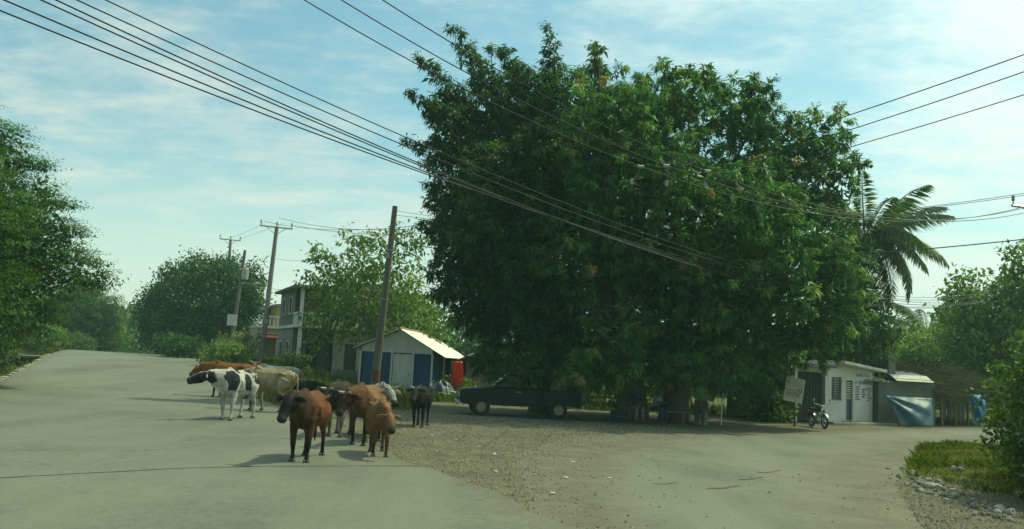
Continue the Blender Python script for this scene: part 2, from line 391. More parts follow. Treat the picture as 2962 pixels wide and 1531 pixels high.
def ribbon(name, pts, wdt, lift, m, label):
    mb = MB(); P = []
    for i in range(len(pts) - 1):
        for k in range(8):
            t = k / 8; P.append(pts[i].lerp(pts[i + 1], t))
    P.append(pts[-1])
    for i, p in enumerate(P):
        d = (P[min(i + 1, len(P) - 1)] - P[max(i - 1, 0)]); d = Vector((d.x, d.y, 0)).normalized(); s = Vector((-d.y, d.x, 0)); w_ = wdt * (.6 + .7 * random.random())
        o = s * random.uniform(-.02, .02)
        for q in (-1, 1):
            v = p + o + s * q * w_ / 2; mb.v.append((v.x, v.y, terrain(v.x, v.y) + lift))
        if i: k = len(mb.v); mb.f.append((k - 4, k - 3, k - 1, k - 2))
    return tag(mb.build(name, m), label, kind='structure')
tar = mat('tar', (.068, .068, .056), .7, .3, 9)
ribbon('road_joint', [gnd(-40, 1390), gnd(270, 1373), gnd(543, 1358), gnd(815, 1353), gnd(1240, 1352)], .05, .027, tar, 'dark tarred joint line across the main road')
for k, (x0, y0, x1, y1, wd) in enumerate([(2052, 1416, 2135, 1408, .09), (2135, 1390, 2205, 1382, .07), (1890, 1402, 1960, 1398, .05), (2190, 1370, 2260, 1362, .05)]):
    ribbon('asphalt_crack', [gnd(x0, y0), gnd((x0 + x1) / 2, (y0 + y1) / 2 + 3), gnd(x1, y1)], wd, .018, tar, 'open dark crack in the side road asphalt')

# ================================================================== VEGETATION
BARK = mat('bark', (.085, .07, .05), .95, .4, 9, .8, stretch=(1, 1, .25))
BARK2 = mat('grey_bark', (.17, .15, .11), .95, .35, 9, .7, stretch=(1, 1, .25))
LEAF = leafmat('leaf', .46, .5, .35); FINE = leafmat('fine_leaf', .42, .6, .2); GRASSM = leafmat('grass_blade', .4, .7, .1)
MANGO = [((.036, .106, .034), .33), ((.056, .152, .042), .34), ((.092, .212, .050), .20), ((.165, .285, .066), .10), ((.26, .20, .08), .03)]
DARK = [((.032, .082, .028), .45), ((.048, .112, .034), .38), ((.085, .170, .040), .17)]
FEATH = [((.044, .112, .026), .45), ((.065, .150, .030), .4), ((.10, .195, .038), .15)]
LIGHT = [((.085, .160, .032), .4), ((.130, .225, .044), .4), ((.18, .26, .06), .2)]
MID = [((.042, .090, .022), .45), ((.072, .135, .028), .4), ((.115, .175, .04), .15)]
def pick(cols, n):
    c = np.array([c for c, _ in cols]); p = np.array([q for _, q in cols]); return c[rng.choice(len(c), n, p=p / p.sum())]
def lobe_clumps(lobes, dens, inner=.25, shell=(.72, 1.06), cull=.62):
    P = []; O = []
    for i, (c, r) in enumerate(lobes):
        c = np.array(c); r = np.array(r, float); area = 4 * math.pi * ((r[0] * r[1]) ** 1.6 / 3 + (r[0] * r[2]) ** 1.6 / 3 + (r[1] * r[2]) ** 1.6 / 3) ** (1 / 1.6)
        n = max(3, int(dens * area)); d = rand_dirs(n); k = rng.uniform(shell[0], shell[1], n); ni = int(n * inner); k[:ni] = rng.uniform(.15, .7, ni)
        p = c + d * r * k[:, None]; keep = np.ones(n, bool)
        for j, (c2, r2) in enumerate(lobes):
            if j != i: keep &= ~((np.linalg.norm((p - np.array(c2)) / np.array(r2), axis=1) < cull) & (rng.random(n) < .85))
        P.append(p[keep]); O.append(d[keep])
    return np.concatenate(P), np.concatenate(O)
def crown(parent, lobes, dens, nleaf, Ln, Wd, cs, droop, outw, cols, m=LEAF, flat=1., inner=.25, shell=(.72, 1.06), name='crown', bend=.25, kind=None, zmin=None, dirjit=1., style=None, core=0):
    P, O = lobe_clumps(lobes, dens, inner, shell)
    if zmin is not None:
        k = P[:, 2] > zmin; P, O = P[k], O[k]
    M_ = len(P); cc = pick(cols, M_) * rng.uniform(.8, 1.2, (M_, 1))
    cn = np.repeat(P, nleaf, 0); on_ = np.repeat(O, nleaf, 0); col = np.repeat(cc, nleaf, 0) * rng.uniform(.78, 1.22, (M_ * nleaf, 1))
    g = rng.normal(size=cn.shape) * cs; g[:, 2] *= flat; K_ = len(cn)
    if style == 'mop':           # a whorl of long leaves hanging from the twig tip like a mop
        a = rng.uniform(0, 2 * math.pi, K_); el = np.radians(rng.uniform(-82, 22, K_)); size = np.repeat(rng.uniform(.7, 1.3, M_), nleaf)
        tw = np.repeat(unit(O * np.array([1, 1, .6]) + rng.normal(size=O.shape) * .25), nleaf, 0)
        rad = np.stack([np.cos(a), np.sin(a), np.zeros(K_)], 1)
        ax = unit(rad * np.cos(el)[:, None] + np.array([0, 0, 1.]) * np.sin(el)[:, None] + tw * .35)
        cn = cn + g + tw * rng.uniform(-.22, .06, (K_, 1)) + ax * .03; sd_ = unit(rad * .5 + np.array([0, 0, .9]) + rng.normal(size=cn.shape) * .35)
        V = leaves(cn, ax, Ln * size * rng.uniform(.75, 1.2, K_), Wd * size * rng.uniform(.8, 1.2, K_), side=sd_, bend=bend)
    else:
        cn = cn + g; up_ = .9 if style == 'spray' else .7; ax = unit(rand_dirs(K_) * dirjit * (np.array([1, 1, .3]) if style == 'spray' else 1) + on_ * outw + np.array([0, 0, -droop]))
        sd_ = unit(on_ * (.2 if style == 'spray' else .8) + np.array([0, 0, up_]) + rng.normal(size=cn.shape) * (.25 if style == 'spray' else .5))
        V = leaves(cn, ax, Ln * rng.uniform(.65, 1.25, K_), Wd * rng.uniform(.7, 1.25, K_), side=sd_, bend=bend)
    if core:                     # inner foliage, coarse
        cP = []
        for c, r in lobes:
            nc = int(core * r[0] * r[1] * r[2] * 4.2) + 2; cP.append(np.array(c) + rand_dirs(nc) * np.array(r) * (rng.random((nc, 1)) ** .5) * .82)
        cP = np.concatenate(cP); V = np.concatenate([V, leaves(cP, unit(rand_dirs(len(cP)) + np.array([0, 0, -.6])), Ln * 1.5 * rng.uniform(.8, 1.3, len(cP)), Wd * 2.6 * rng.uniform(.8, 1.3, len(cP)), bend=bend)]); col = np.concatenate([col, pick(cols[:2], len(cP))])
    o = npmesh(name, V, 4, col, m, parent)
    if kind: o['kind'] = kind
    return o
def limb(mb, a, b, ra, rb, wig=.12, n=5, k=7):
    a = Vector(a); b = Vector(b); L_ = (b - a).length; P = []
    for i in range(n + 1):
        t = i / n; p = a.lerp(b, t) + Vector((0, 0, 1)) * L_ * .12 * math.sin(math.pi * t)
        if 0 < i < n: p += Vector((random.uniform(-1, 1), random.uniform(-1, 1), random.uniform(-1, 1))) * L_ * wig * .35
        P.append(p)
    mb.tube(P, [ra + (rb - ra) * i / n for i in range(n + 1)], k)
def tree(name, label, base, lobes, trunk_r, fork, cp, bark=BARK, group=None, cat='tree', nlimb=14, trunks=1, lean=(0, 0)):
    t = thing(name, label, cat, base, 0, group); b = Vector(base)
    ll = [(np.array(Vector(c) - b), r) for c, r in lobes]; mb = MB()
    tops = []
    for k in range(trunks):
        a = 2 * math.pi * k / max(1, trunks) + .4; off = Vector((math.cos(a), math.sin(a), 0)) * (trunk_r * 1.5 if trunks > 1 else 0)
        tp = off * 2.2 + Vector((lean[0], lean[1], fork)); tops.append(tp)
        mb.tube([off * 1.2 + Vector((0, 0, -.25)), off * 1.1 + Vector((0, 0, .15)), off * 1.3 + Vector((lean[0] * .3, lean[1] * .3, fork * .45)), tp], [trunk_r * 1.5, trunk_r * 1.12, trunk_r * .9, trunk_r * .72], 12)
    idx = list(range(len(ll))); random.shuffle(idx)
    for i in idx[:nlimb]:
        c, r = ll[i]; tp = min(tops, key=lambda p: (p - Vector(c)).length)
        limb(mb, tp, Vector(c), trunk_r * (.42 if r[0] > .7 else .2), trunk_r * (.08 if r[0] > .7 else .03))
    for i in idx[:nlimb]:
        c, r = ll[i]
        for _ in range(4):
            d = Vector(rand_dirs(1)[0]) * r[0] * .9; d.z = abs(d.z) * .7
            limb(mb, Vector(c), Vector(c) + d, trunk_r * (.08 if r[0] > .7 else .03), .008, k=5, n=3)
    mb.build('trunk', bark, t, smooth=True)
    crown(t, ll, **cp); return t
def PX(lst, Y, sy=1.):        # lobes from outline circles (px, py, radius px[, depth shift m]) on the tree standing at distance Y
    res = []
    for e in lst:
        d = Y + (e[3] if len(e) > 3 else 0); c = at(e[0], e[1], d); r = e[2] * Y / F; res.append((tuple(c), (r, r * sy, r * (e[4] if len(e) > 4 else 1))))
    return res

# --- the great mango and the plumed tree grown into it
MY = 35.5
ml = [(1690, 330, 130), (1850, 330, 120), (1990, 300, 105), (1600, 270, 70), (2140, 340, 110), (2190, 270, 55), (2260, 430, 105), (2380, 440, 85), (2420, 360, 45), (2330, 370, 55), (1740, 520, 170), (1950, 540, 180), (2140, 560, 165), (2310, 600, 125), (2420, 560, 70), (2460, 480, 45), (2390, 700, 80),
      (1690, 740, 170), (1890, 770, 180), (2090, 790, 175), (2270, 800, 120), (2370, 850, 80), (1740, 930, 125), (1940, 950, 125), (2120, 960, 110), (2260, 950, 85), (2330, 930, 60), (2430, 770, 85), (2430, 890, 85), (2475, 840, 50), (2350, 990, 75), (2440, 960, 50), (1650, 1030, 75, -2), (1760, 1040, 80, 1), (1880, 1050, 80, -1.5), (2000, 1050, 80, 1.5), (2110, 1050, 75, -1), (2220, 1045, 70, 1), (1820, 1045, 90, 4.5), (2050, 1050, 90, 5), (1700, 1030, 90, 4), (2250, 1030, 80, 4), (1650, 1062, 48, -4.5), (1740, 1068, 48, -4), (1830, 1075, 48, -4.5), (1930, 1078, 48, -4), (2020, 1080, 48, -4.5), (2110, 1082, 48, -4), (2200, 1075, 45, -3)]
extra = []
for e in ml:
    if len(e) == 3 and e[2] >= 120:
        extra.append((e[0] + random.randint(-60, 60), e[1] + random.randint(-30, 60), e[2] * .8, -2.6 - random.random() * 1.6)); extra.append((e[0] + random.randint(-60, 60), e[1] + random.randint(-30, 40), e[2] * .85, 3.4))
    elif len(e) == 3 and e[2] >= 80: extra.append((e[0] - 20, e[1] + 10, e[2] * .85, random.choice((-1.8, 2.2))))
small = [(x, y, r, random.uniform(-2.5, 1.5)) for x, y, r in [(1740, 190, 36), (1735, 150, 20), (1920, 215, 34), (1915, 190, 20), (2030, 215, 34), (2070, 230, 30), (2165, 235, 28), (2225, 250, 28), (2290, 330, 26), (2355, 330, 26), (2425, 320, 26), (2480, 468, 28), (2495, 475, 18), (2450, 400, 26), (2475, 640, 30), (2500, 720, 30), (2440, 800, 40), (1790, 220, 32), (1980, 200, 30), (1860, 235, 34), (1655, 215, 36), (2110, 270, 30)]]
base = on(1890, 34.8)
tree('mango_tree', 'huge broad mango tree with drooping leaf clusters shading the road fork', base, PX(ml + extra + small, MY), .55, 3.2,
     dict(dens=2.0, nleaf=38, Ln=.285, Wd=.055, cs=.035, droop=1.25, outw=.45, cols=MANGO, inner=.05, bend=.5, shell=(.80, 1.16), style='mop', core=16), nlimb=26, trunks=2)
pl = [(1330, 370, 100), (1450, 330, 110), (1290, 300, 55), (1300, 470, 85), (1400, 500, 130), (1560, 420, 130), (1540, 610, 150), (1370, 640, 130), (1330, 760, 105), (1300, 580, 70), (1480, 780, 150), (1390, 880, 105), (1570, 900, 130), (1440, 970, 80), (1590, 1000, 85), (1500, 240, 60), (1600, 330, 90), (1440, 1035, 65), (1540, 1050, 75), (1400, 1045, 45, -3), (1480, 1060, 48, -4), (1565, 1066, 48, -4)]
pl += [(e[0] + 30, e[1] + 20, e[2] * .85, 3.0) for e in pl if e[2] >= 100] + [(e[0] + 20, e[1] + 10, e[2] * .8, -2.2) for e in pl if e[2] >= 125]
def plume(x0, y0, x1, y1, r0_, r1_, n, dz=0): return [(x0 + (x1 - x0) * i / (n - 1) + random.uniform(-6, 6), y0 + (y1 - y0) * i / (n - 1), r0_ + (r1_ - r0_) * i / (n - 1), dz) for i in range(n)]
sp = plume(1420, 260, 1312, 75, 52, 17, 8) + plume(1340, 300, 1215, 165, 46, 14, 7, -1) + plume(1290, 330, 1190, 270, 42, 15, 5, -1.5) + plume(1270, 440, 1180, 410, 38, 14, 5, -1) + plume(1500, 260, 1470, 150, 44, 22, 5, .6) + plume(1465, 150, 1425, 140, 20, 12, 3, .6) + plume(1600, 290, 1585, 80, 48, 13, 9, 0) + plume(1280, 560, 1245, 540, 35, 18, 3, 0) + plume(1270, 670, 1225, 655, 40, 20, 3, .5) + plume(1300, 850, 1265, 840, 45, 25, 3, -.5) + plume(1720, 240, 1715, 130, 40, 16, 5, -.5) + plume(1545, 290, 1530, 190, 40, 20, 4, 1)
tree('plumed_tree', 'tall dark tree with upright leafy plumes behind the mango', on(1560, 36.8), PX(pl + sp, 36.2), .42, 3.6,
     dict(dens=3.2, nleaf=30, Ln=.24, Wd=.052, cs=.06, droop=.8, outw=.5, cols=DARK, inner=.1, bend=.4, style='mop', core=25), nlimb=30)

# --- feathery trees by the left verge
fl = [(-150, 600, 230), (-60, 470, 120), (20, 430, 70), (-80, 800, 220), (60, 620, 120), (120, 720, 110), (40, 830, 125), (180, 800, 80), (-30, 925, 100), (130, 560, 60), (10, 385, 40), (-120, 400, 130), (220, 790, 60), (270, 800, 40), (120, 900, 70), (190, 690, 50)]
fl += [(e[0] - 30, e[1] + 10, e[2] * .9, 3) for e in fl if e[2] > 100] + [(e[0] - 40, e[1] + 30, e[2] * .8, -2.5) for e in fl if e[2] > 110]
fs_ = plume(120, 560, 215, 596, 28, 10, 5) + plume(60, 480, 130, 470, 26, 9, 4) + plume(170, 640, 240, 670, 26, 10, 4) + plume(40, 400, 60, 375, 22, 10, 3) + plume(130, 500, 130, 480, 18, 8, 3) + plume(230, 740, 285, 752, 26, 12, 4) + plume(260, 800, 315, 800, 28, 12, 4)
tree('feathery_tree', 'tall feathery-leaved tree leaning over the left verge', on(-90, 33), PX(fl + fs_, 33, 1.0), .2, 3.0,
     dict(dens=3.0, nleaf=46, Ln=.14, Wd=.05, cs=.27, droop=.3, outw=.6, cols=FEATH, m=FINE, flat=.22, inner=.2, bend=.2, style='spray', core=30), nlimb=20)
f2 = [(250, 900, 85), (310, 900, 45), (180, 940, 90), (290, 960, 60), (330, 940, 25), (200, 870, 70), (120, 980, 80), (340, 985, 25), (230, 1000, 50)]
tree('feathery_tree', 'lower rounded feathery tree farther along the left verge', on(205, 95), PX(f2 + [(e[0], e[1], e[2] * .9, 4) for e in f2], 95), .3, 2.0,
     dict(dens=1.2, nleaf=26, Ln=.36, Wd=.13, cs=.42, droop=.35, outw=.5, cols=MID, m=FINE, flat=.35, inner=.2, style='spray', core=4), nlimb=8)
def shrub(name, label, px, Y, hgt, rad, cols, n=5, Ln=.14, Wd=.07, dens=7, group=None, cat='shrub', P=None, nleaf=14):
    b = P or on(px, Y); t = thing(name, label, cat, b, 0, group); lob = []; mb = MB()
    for i in range(n):
        a = 2.4 * i; r = rad * (.35 + .25 * random.random()); c = Vector((math.cos(a) * rad * .55, math.sin(a) * rad * .55, hgt * (.35 + .5 * random.random())))
        lob.append((tuple(c), (r, r, r * .9))); limb(mb, (0, 0, -.05), c, .03, .008, n=3, k=5)
    lob.append(((0, 0, hgt * .75), (rad * .45, rad * .45, hgt * .28)))
    mb.build('stem', BARK, t, smooth=True); crown(t, lob, dens, nleaf, Ln, Wd, .12, .2, .6, cols, name='foliage', zmin=.02); return t
shrub('verge_shrub', 'pale-leaved shrub at the foot of the feathery trees', 105, 70, 2.6, 2.0, LIGHT, Ln=.2, Wd=.12, group='shrubs on the left verge')
shrub('verge_shrub', 'low dark shrub hanging over the left ditch', -45, 47, 1.5, 1.4, MID, Ln=.2, Wd=.10, group='shrubs on the left verge')
shrub('verge_shrub', 'bushy green shrub beside the concrete culvert', 25, 60, 1.7, 1.5, MID, Ln=.16, Wd=.08, group='shrubs on the left verge')
shrub('verge_shrub', 'small shrub near the crest on the left', 205, 84, 1.9, 1.9, MID, Ln=.25, Wd=.14, dens=4, group='shrubs on the left verge')

# --- dark round tree before the crest, loose pale tree behind the kiosk
dl_ = [(560, 860, 110), (480, 900, 80), (640, 840, 95), (700, 850, 70), (570, 790, 60), (500, 830, 50), (440, 950, 45), (560, 950, 80), (650, 940, 80), (490, 970, 55), (420, 920, 22), (725, 800, 40), (570, 765, 28), (640, 770, 30), (485, 790, 20), (740, 880, 40)]
tree('round_tree', 'dark rounded broadleaf tree on the right before the road crest', on(590, 76), PX(dl_ + [(e[0], e[1], e[2] * .9, 3) for e in dl_ if e[2] > 60], 76), .3, 2.2,
     dict(dens=1.5, nleaf=26, Ln=.34, Wd=.17, cs=.33, droop=.45, outw=.6, cols=DARK, inner=.25), nlimb=10)
ll_ = [(1010, 800, 75), (1090, 760, 70), (960, 830, 60), (1060, 870, 90), (1160, 830, 80), (1180, 920, 75), (1110, 950, 70), (1000, 920, 75), (1220, 870, 60), (940, 900, 60), (1250, 960, 60), (1210, 1000, 45), (920, 960, 45), (1150, 720, 50), (1040, 720, 40)]
ls_ = plume(990, 770, 925, 740, 26, 14, 4) + plume(960, 800, 905, 720, 24, 13, 5) + plume(1040, 710, 1000, 690, 22, 14, 3) + plume(1100, 720, 1080, 680, 22, 13, 3) + plume(960, 850, 890, 800, 24, 14, 4) + plume(1180, 700, 1150, 665, 24, 16, 3) + plume(1210, 720, 1215, 660, 30, 22, 3)
tree('pale_tree', 'airy light green tree with open sprays behind the kiosk', on(1090, 51), PX(ll_ + ls_ + [(e[0], e[1] + 10, e[2] * .8, 2.5) for e in ll_[:8]], 51), .16, 2.6,
     dict(dens=1.15, nleaf=13, Ln=.34, Wd=.15, cs=.26, droop=.55, outw=.5, cols=LIGHT, inner=.25, shell=(.6, 1.12)), bark=BARK2, nlimb=20)

# --- trees on the right
rl = [(2790, 880, 60), (2850, 900, 80), (2920, 860, 70), (2980, 840, 80), (2800, 960, 75), (2880, 990, 80), (2960, 960, 90), (2760, 1000, 55), (2830, 1040, 60), (2920, 1050, 70), (2750, 860, 26), (2725, 890, 20), (2795, 800, 22), (2835, 790, 20), (2770, 830, 22), (2960, 760, 40), (2930, 740, 26), (3000, 740, 50)]
tree('roadside_tree', 'light green broadleaf tree behind the thatched lean-to', on(2880, 56), PX(rl + [(e[0], e[1], e[2] * .85, 2.8) for e in rl[:9]], 56), .25, 2.2,
     dict(dens=1.35, nleaf=16, Ln=.40, Wd=.20, cs=.3, droop=.5, outw=.6, cols=LIGHT, inner=.25, shell=(.62, 1.1)), nlimb=14)
r2 = [(2650, 1000, 48), (2600, 1015, 45), (2710, 1000, 50), (2750, 1020, 50), (2790, 1030, 50), (2560, 1040, 40), (2620, 1060, 40), (2680, 1060, 40), (2520, 1050, 45)]
tree('background_tree', 'low bright green tree above the tin roof strip', on(2640, 66), PX(r2 + [(e[0], e[1], e[2], 2) for e in r2], 66), .2, 1.4,
     dict(dens=1.3, nleaf=14, Ln=.4, Wd=.2, cs=.3, droop=.4, outw=.6, cols=LIGHT, inner=.25), nlimb=6)
r3 = [(2330, 960, 70), (2420, 950, 70), (2480, 930, 60), (2400, 1010, 60), (2500, 1000, 55), (2330, 1030, 60), (2450, 880, 50), (2540, 1000, 40), (2490, 870, 60, -3), (2530, 930, 55, -3), (2470, 800, 45, -3), (2520, 1000, 55, -3), (2560, 980, 40, -3)]
tree('background_tree', 'dark leafy tree rising behind the white shop', on(2420, 47), PX(r3 + [(e[0], e[1], e[2], 2) for e in r3], 47), .22, 2.4,
     dict(dens=1.5, nleaf=18, Ln=.34, Wd=.15, cs=.26, droop=.5, outw=.6, cols=DARK, inner=.25), nlimb=6)
for px, Y, h, r_, lab in [(1770, 44, 2.6, 1.6, 'sunlit shrub glimpsed left of the mango trunks'), (1850, 46, 2.2, 1.5, 'bright shrub glimpsed behind the seated people'), (2010, 46, 2.8, 2.0, 'dark shrub behind the pale sack under the mango'), (2130, 44, 3.2, 2.0, 'tall shrub behind the leaning sign'), (2220, 40, 1.6, 1.2, 'low weedy shrub beside the leaning sign'), (1660, 47, 3.0, 1.8, 'tall shrub beyond the plank hut')]:
    shrub('yard_shrub', lab, px, Y, h, r_, MID if r_ > 1.9 else LIGHT, Ln=.24, Wd=.11, dens=5, group='shrubs in the shaded yard')
# near bush on the right edge
nb = [((9.6, 14.6, 1.0), (1.25, 1.5, 1.0)), ((9.9, 15.2, 2.2), (1.2, 1.4, 1.0)), ((10.6, 16.2, 2.1), (1.1, 1.3, .8)), ((9.2, 13.2, .7), (.9, 1.1, .75)), ((11.0, 17.5, 1.6), (1.4, 1.6, 1.4)), ((9.3, 15.4, 1.4), (.8, .9, .8)), ((10.6, 13.4, 1.6), (1.3, 1.3, 1.4)), ((9.0, 12.0, .5), (.7, .9, .55))]
tree('roadside_bush', 'tall dense leafy bush overhanging the grassy bank', (10.3, 14.8, terrain(10.3, 14.8)), nb, .09, .8,
     dict(dens=9, nleaf=18, Ln=.13, Wd=.07, cs=.14, droop=.35, outw=.7, cols=MID, inner=.25, zmin=.0), cat='bush', nlimb=8)

# --- coconut palms
def frond_mesh(Lf, curve, seed, cols, name='frond'):
    r_ = np.random.default_rng(seed); n = 46; V = []; K = []; mid = []
    for i in range(n + 1):
        t = i / n; a = .9 - curve * t; mid.append((Lf * (t - .08 * t * t * curve), 0, Lf * (.55 * t - curve * .62 * t * t)))
    mid = np.array(mid)
    for i in range(4, n):
        t = i / n; d = unit((mid[min(i + 1, n)] - mid[i - 1])[None])[0]
        for s in (-1, 1):
            for _ in range(2):
                ln = Lf * .25 * (math.sin(math.pi * min(1, t * .88 + .1)) ** .6) * r_.uniform(.85, 1.1)
                ax = np.array([d[0] * .75, s * .75, -.35 - .35 * curve]) + r_.normal(size=3) * .09; ax /= np.linalg.norm(ax)
                sd_ = np.cross(ax, [0, s, .6]); sd_ /= np.linalg.norm(sd_); w_ = .03 * Lf / 3.6
                p = mid[i] + d * r_.uniform(-.03, .03) * Lf; tip = p + ax * ln - np.array([0, 0, ln * .18])
                V.append([p - sd_ * w_ * .4, p + ax * ln * .4 - sd_ * w_, tip, p + ax * ln * .4 + sd_ * w_]); K.append(np.array(cols[int(r_.integers(len(cols)))]) * r_.uniform(.8, 1.2))
    mb = MB(); mb.tube([tuple(q) for q in mid[::3]], [.035 * (1 - i / 18) + .006 for i in range(len(mid[::3]))], 4)
    for f in mb.f:
        if len(f) == 4: V.append([mb.v[j] for j in f]); K.append(np.array([.16, .17, .06]))
    o = npmesh(name, np.array(V), 4, np.array(K), leafmat('palm_leaf', .3, .38, .6)); me = o.data; bpy.data.objects.remove(o); return me
PG = [(.06, .12, .045), (.085, .16, .055), (.12, .19, .075)]; PB = [(.17, .13, .05), (.12, .11, .04), (.2, .14, .06)]
FM = [frond_mesh(3.9, .7, 1, PG), frond_mesh(3.9, 1.05, 2, PG), frond_mesh(3.8, 1.35, 3, PG), frond_mesh(3.6, 1.6, 4, PB)]
def palm(label, base, hgt, n, sc, group=None, lean=(0, 0), dead=3, rs=1):
    t = thing('coconut_palm', label, 'palm tree', base, 0, group); rr = random.Random(rs)
    mb = MB(); P = []; 
    for i in range(13): k = i / 12; P.append((lean[0] * k * k, lean[1] * k * k, -.2 + (hgt + .2) * k))
    mb.tube(P, [.20 - .07 * i / 12 + (.02 if i % 2 else 0) for i in range(13)], 10); mb.build('trunk', BARK2, t, smooth=True)
    top = Vector(P[-1]); cm = mat('coconut', (.10, .12, .03), .5, .3, 5)
    for i in range(n):
        a = i * 2.39996 + rs; el = .95 - 2.1 * (i / n) ** .8; k = 0 if i < n * .35 else (1 if i < n * .7 else 2)
        if i >= n - dead: k = 3
        share('frond', FM[k], t, top + Vector((math.cos(a) * .08, math.sin(a) * .08, 0)), (rr.uniform(-.25, .25), -el * .75, a), (sc * rr.uniform(.9, 1.08),) * 3)
    mc = MB(); mc.tube([(0, 0, -.15), (0, 0, -.1), (0, 0, .02), (0, 0, .12), (0, 0, .16)], [.02, .09, .13, .08, .02], 8); cme = mc.mesh('coconut'); cme.materials.append(cm); cme.shade_smooth()
    for i in range(5):
        a = i * 1.26; share('coconut', cme, t, top + Vector((math.cos(a) * .24, math.sin(a) * .24, -.3)))
    return t
b = on(2478, 46); tp = at(2502, 690, 46)
palm('coconut palm with arching fronds showing right of the mango crown', b, tp.z - b.z, 38, 1.12, lean=(tp.x - b.x, 0), rs=1.9, dead=4)
b = on(2672, 74); tp = at(2692, 960, 74)
palm('small distant palm between the tin roof and the light green tree', b, tp.z - b.z, 22, 1.15, lean=(.3, 0), dead=1, rs=.4)
b = on(2610, 88); tp = at(2615, 1010, 88)
palm('far low palm half hidden behind the tin roof', b, tp.z - b.z, 16, 1.1, lean=(.2, 0), dead=1, rs=2.2)

# --- far woodland beyond the crest (one mass)
fw_l = []
for i in range(70):
    x = 200 + i * 11 + random.uniform(-20, 20); Y = random.uniform(120, 190); top_ = 975 + random.uniform(-30, 25) - (45 if 300 < x < 420 else 0)
    c = at(x, top_ + 45, Y); r_ = random.uniform(3, 5); fw_l.append((tuple(c), (r_, r_, r_ * .9)))
crown(None, fw_l, .42, 9, 1.0, .6, .7, .4, .6, MID, name='distant_woodland', kind='stuff')
bpy.data.objects['distant_woodland']['label'] = 'hazy green woodland beyond the road crest'
fr = []
for i in range(46):
    x = 1000 + i * 46 + random.uniform(-30, 30); Y = random.uniform(72, 100); c = at(x, 1040 + (x - 1480) * .052 + random.uniform(-55, 10), Y); r_ = random.uniform(2.2, 3.6); fr.append((tuple(c), (r_, r_, r_)))
crown(None, fr, .6, 9, .7, .4, .5, .4, .6, DARK, name='background_woodland', kind='stuff')
bpy.data.objects['background_woodland']['label'] = 'dense green woodland behind the yards and buildings'

# ================================================================== BUILDINGS
CONC = mat('raw_concrete', (.23, .22, .185), .95, .3, 3, .4); CONCD = mat('stained_concrete', (.15, .145, .125), .95, .4, 2.5, .4)
WHITE = mat('white_paint', (.58, .57, .51), .75, .22, 3, .15, stretch=(1, 1, .4)); CREAM = mat('cream_wall', (.50, .47, .36), .8, .18, 2, .15)
BLUE = mat('blue_paint', (.022, .062, .15), .55, .3, 2.5, .15); TIN = mat('tin', (.50, .49, .44), .45, .25, 1.6, .1, .35, .5); RUST = mat('rusty_tin', (.26, .19, .13), .6, .4, 2.2, .2, .2)
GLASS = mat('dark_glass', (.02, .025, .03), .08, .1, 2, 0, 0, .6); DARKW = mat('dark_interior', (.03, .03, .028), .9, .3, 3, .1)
WOOD = mat('weathered_wood', (.17, .125, .08), .9, .4, 5, .5, stretch=(1, 1, .15)); POLEM = mat('pole_concrete', (.215, .205, .17), .9, .22, 4, .3, stretch=(1, 1, .3)); POLEW = mat('pole_wood', (.15, .135, .105), .9, .35, 5, .5, stretch=(1, 1, .12))
STEEL = mat('galvanised_steel', (.35, .35, .33), .5, .25, 8, .1, .6); CERAM = mat('insulator_ceramic', (.30, .27, .23), .3, .2, 8, 0); LINE = mat('cable_sheath', (.02, .02, .02), .6, .2, 3, 0)
PINK = mat('pink_wall', (.36, .235, .21), .9, .2, 2, .15); OCHRE = mat('ochre_planks', (.33, .24, .11), .9, .35, 4, .4, stretch=(3, 1, .2)); YEL = mat('yellow_wall', (.32, .23, .09), .85, .2, 2, .15)
def plastic(name, col, trans=.35, rough=.35):
    m, n, l = newmat(name); o = n.new('ShaderNodeOutputMaterial'); p = n.new('ShaderNodeBsdfPrincipled'); t = n.new('ShaderNodeBsdfTranslucent'); mx = n.new('ShaderNodeMixShader'); mx.inputs[0].default_value = trans
    tc_ = n.new('ShaderNodeTexCoord'); k = n.new('ShaderNodeTexNoise'); k.inputs['Scale'].default_value = 3; k.inputs['Detail'].default_value = 5; l.new(tc_.outputs['Object'], k.inputs[0])
    r_ = n.new('ShaderNodeMix'); r_.data_type = 'RGBA'; l.new(k.outputs[0], r_.inputs[0]); r_.inputs[6].default_value = (*[c * .72 for c in col], 1); r_.inputs[7].default_value = (*[min(1, c * 1.3) for c in col], 1)
    b = n.new('ShaderNodeBump'); b.inputs['Strength'].default_value = .5; b.inputs['Distance'].default_value = .05; l.new(k.outputs[0], b.inputs['Height']); l.new(b.outputs[0], p.inputs['Normal'])
    l.new(r_.outputs[2], p.inputs['Base Color']); l.new(r_.outputs[2], t.inputs[0]); p.inputs['Roughness'].default_value = rough
    l.new(p.outputs[0], mx.inputs[1]); l.new(t.outputs[0], mx.inputs[2]); l.new(mx.outputs[0], o.inputs[0]); return m
def corr_sheet(mb, p0, p1, p2, p3, n=40, amp=.018):       # corrugated quad: p0->p1 across the waves, p0->p3 along them
    k = len(mb.v); p0, p1, p2, p3 = map(Vector, (p0, p1, p2, p3)); nrm = (p1 - p0).cross(p3 - p0).normalized()
    for i in range(n + 1):
        t = i / n; o = nrm * amp * math.sin(i * math.pi / 2)
        for a, b in ((p0, p1), (p3, p2)): mb.v.append(tuple(a.lerp(b, t) + o))
    for i in range(n): a = k + 2 * i; mb.f.append((a, a + 2, a + 3, a + 1))
def solidify(o, th):
    m_ = o.modifiers.new('thick', 'SOLIDIFY'); m_.thickness = th; m_.offset = -1; return o

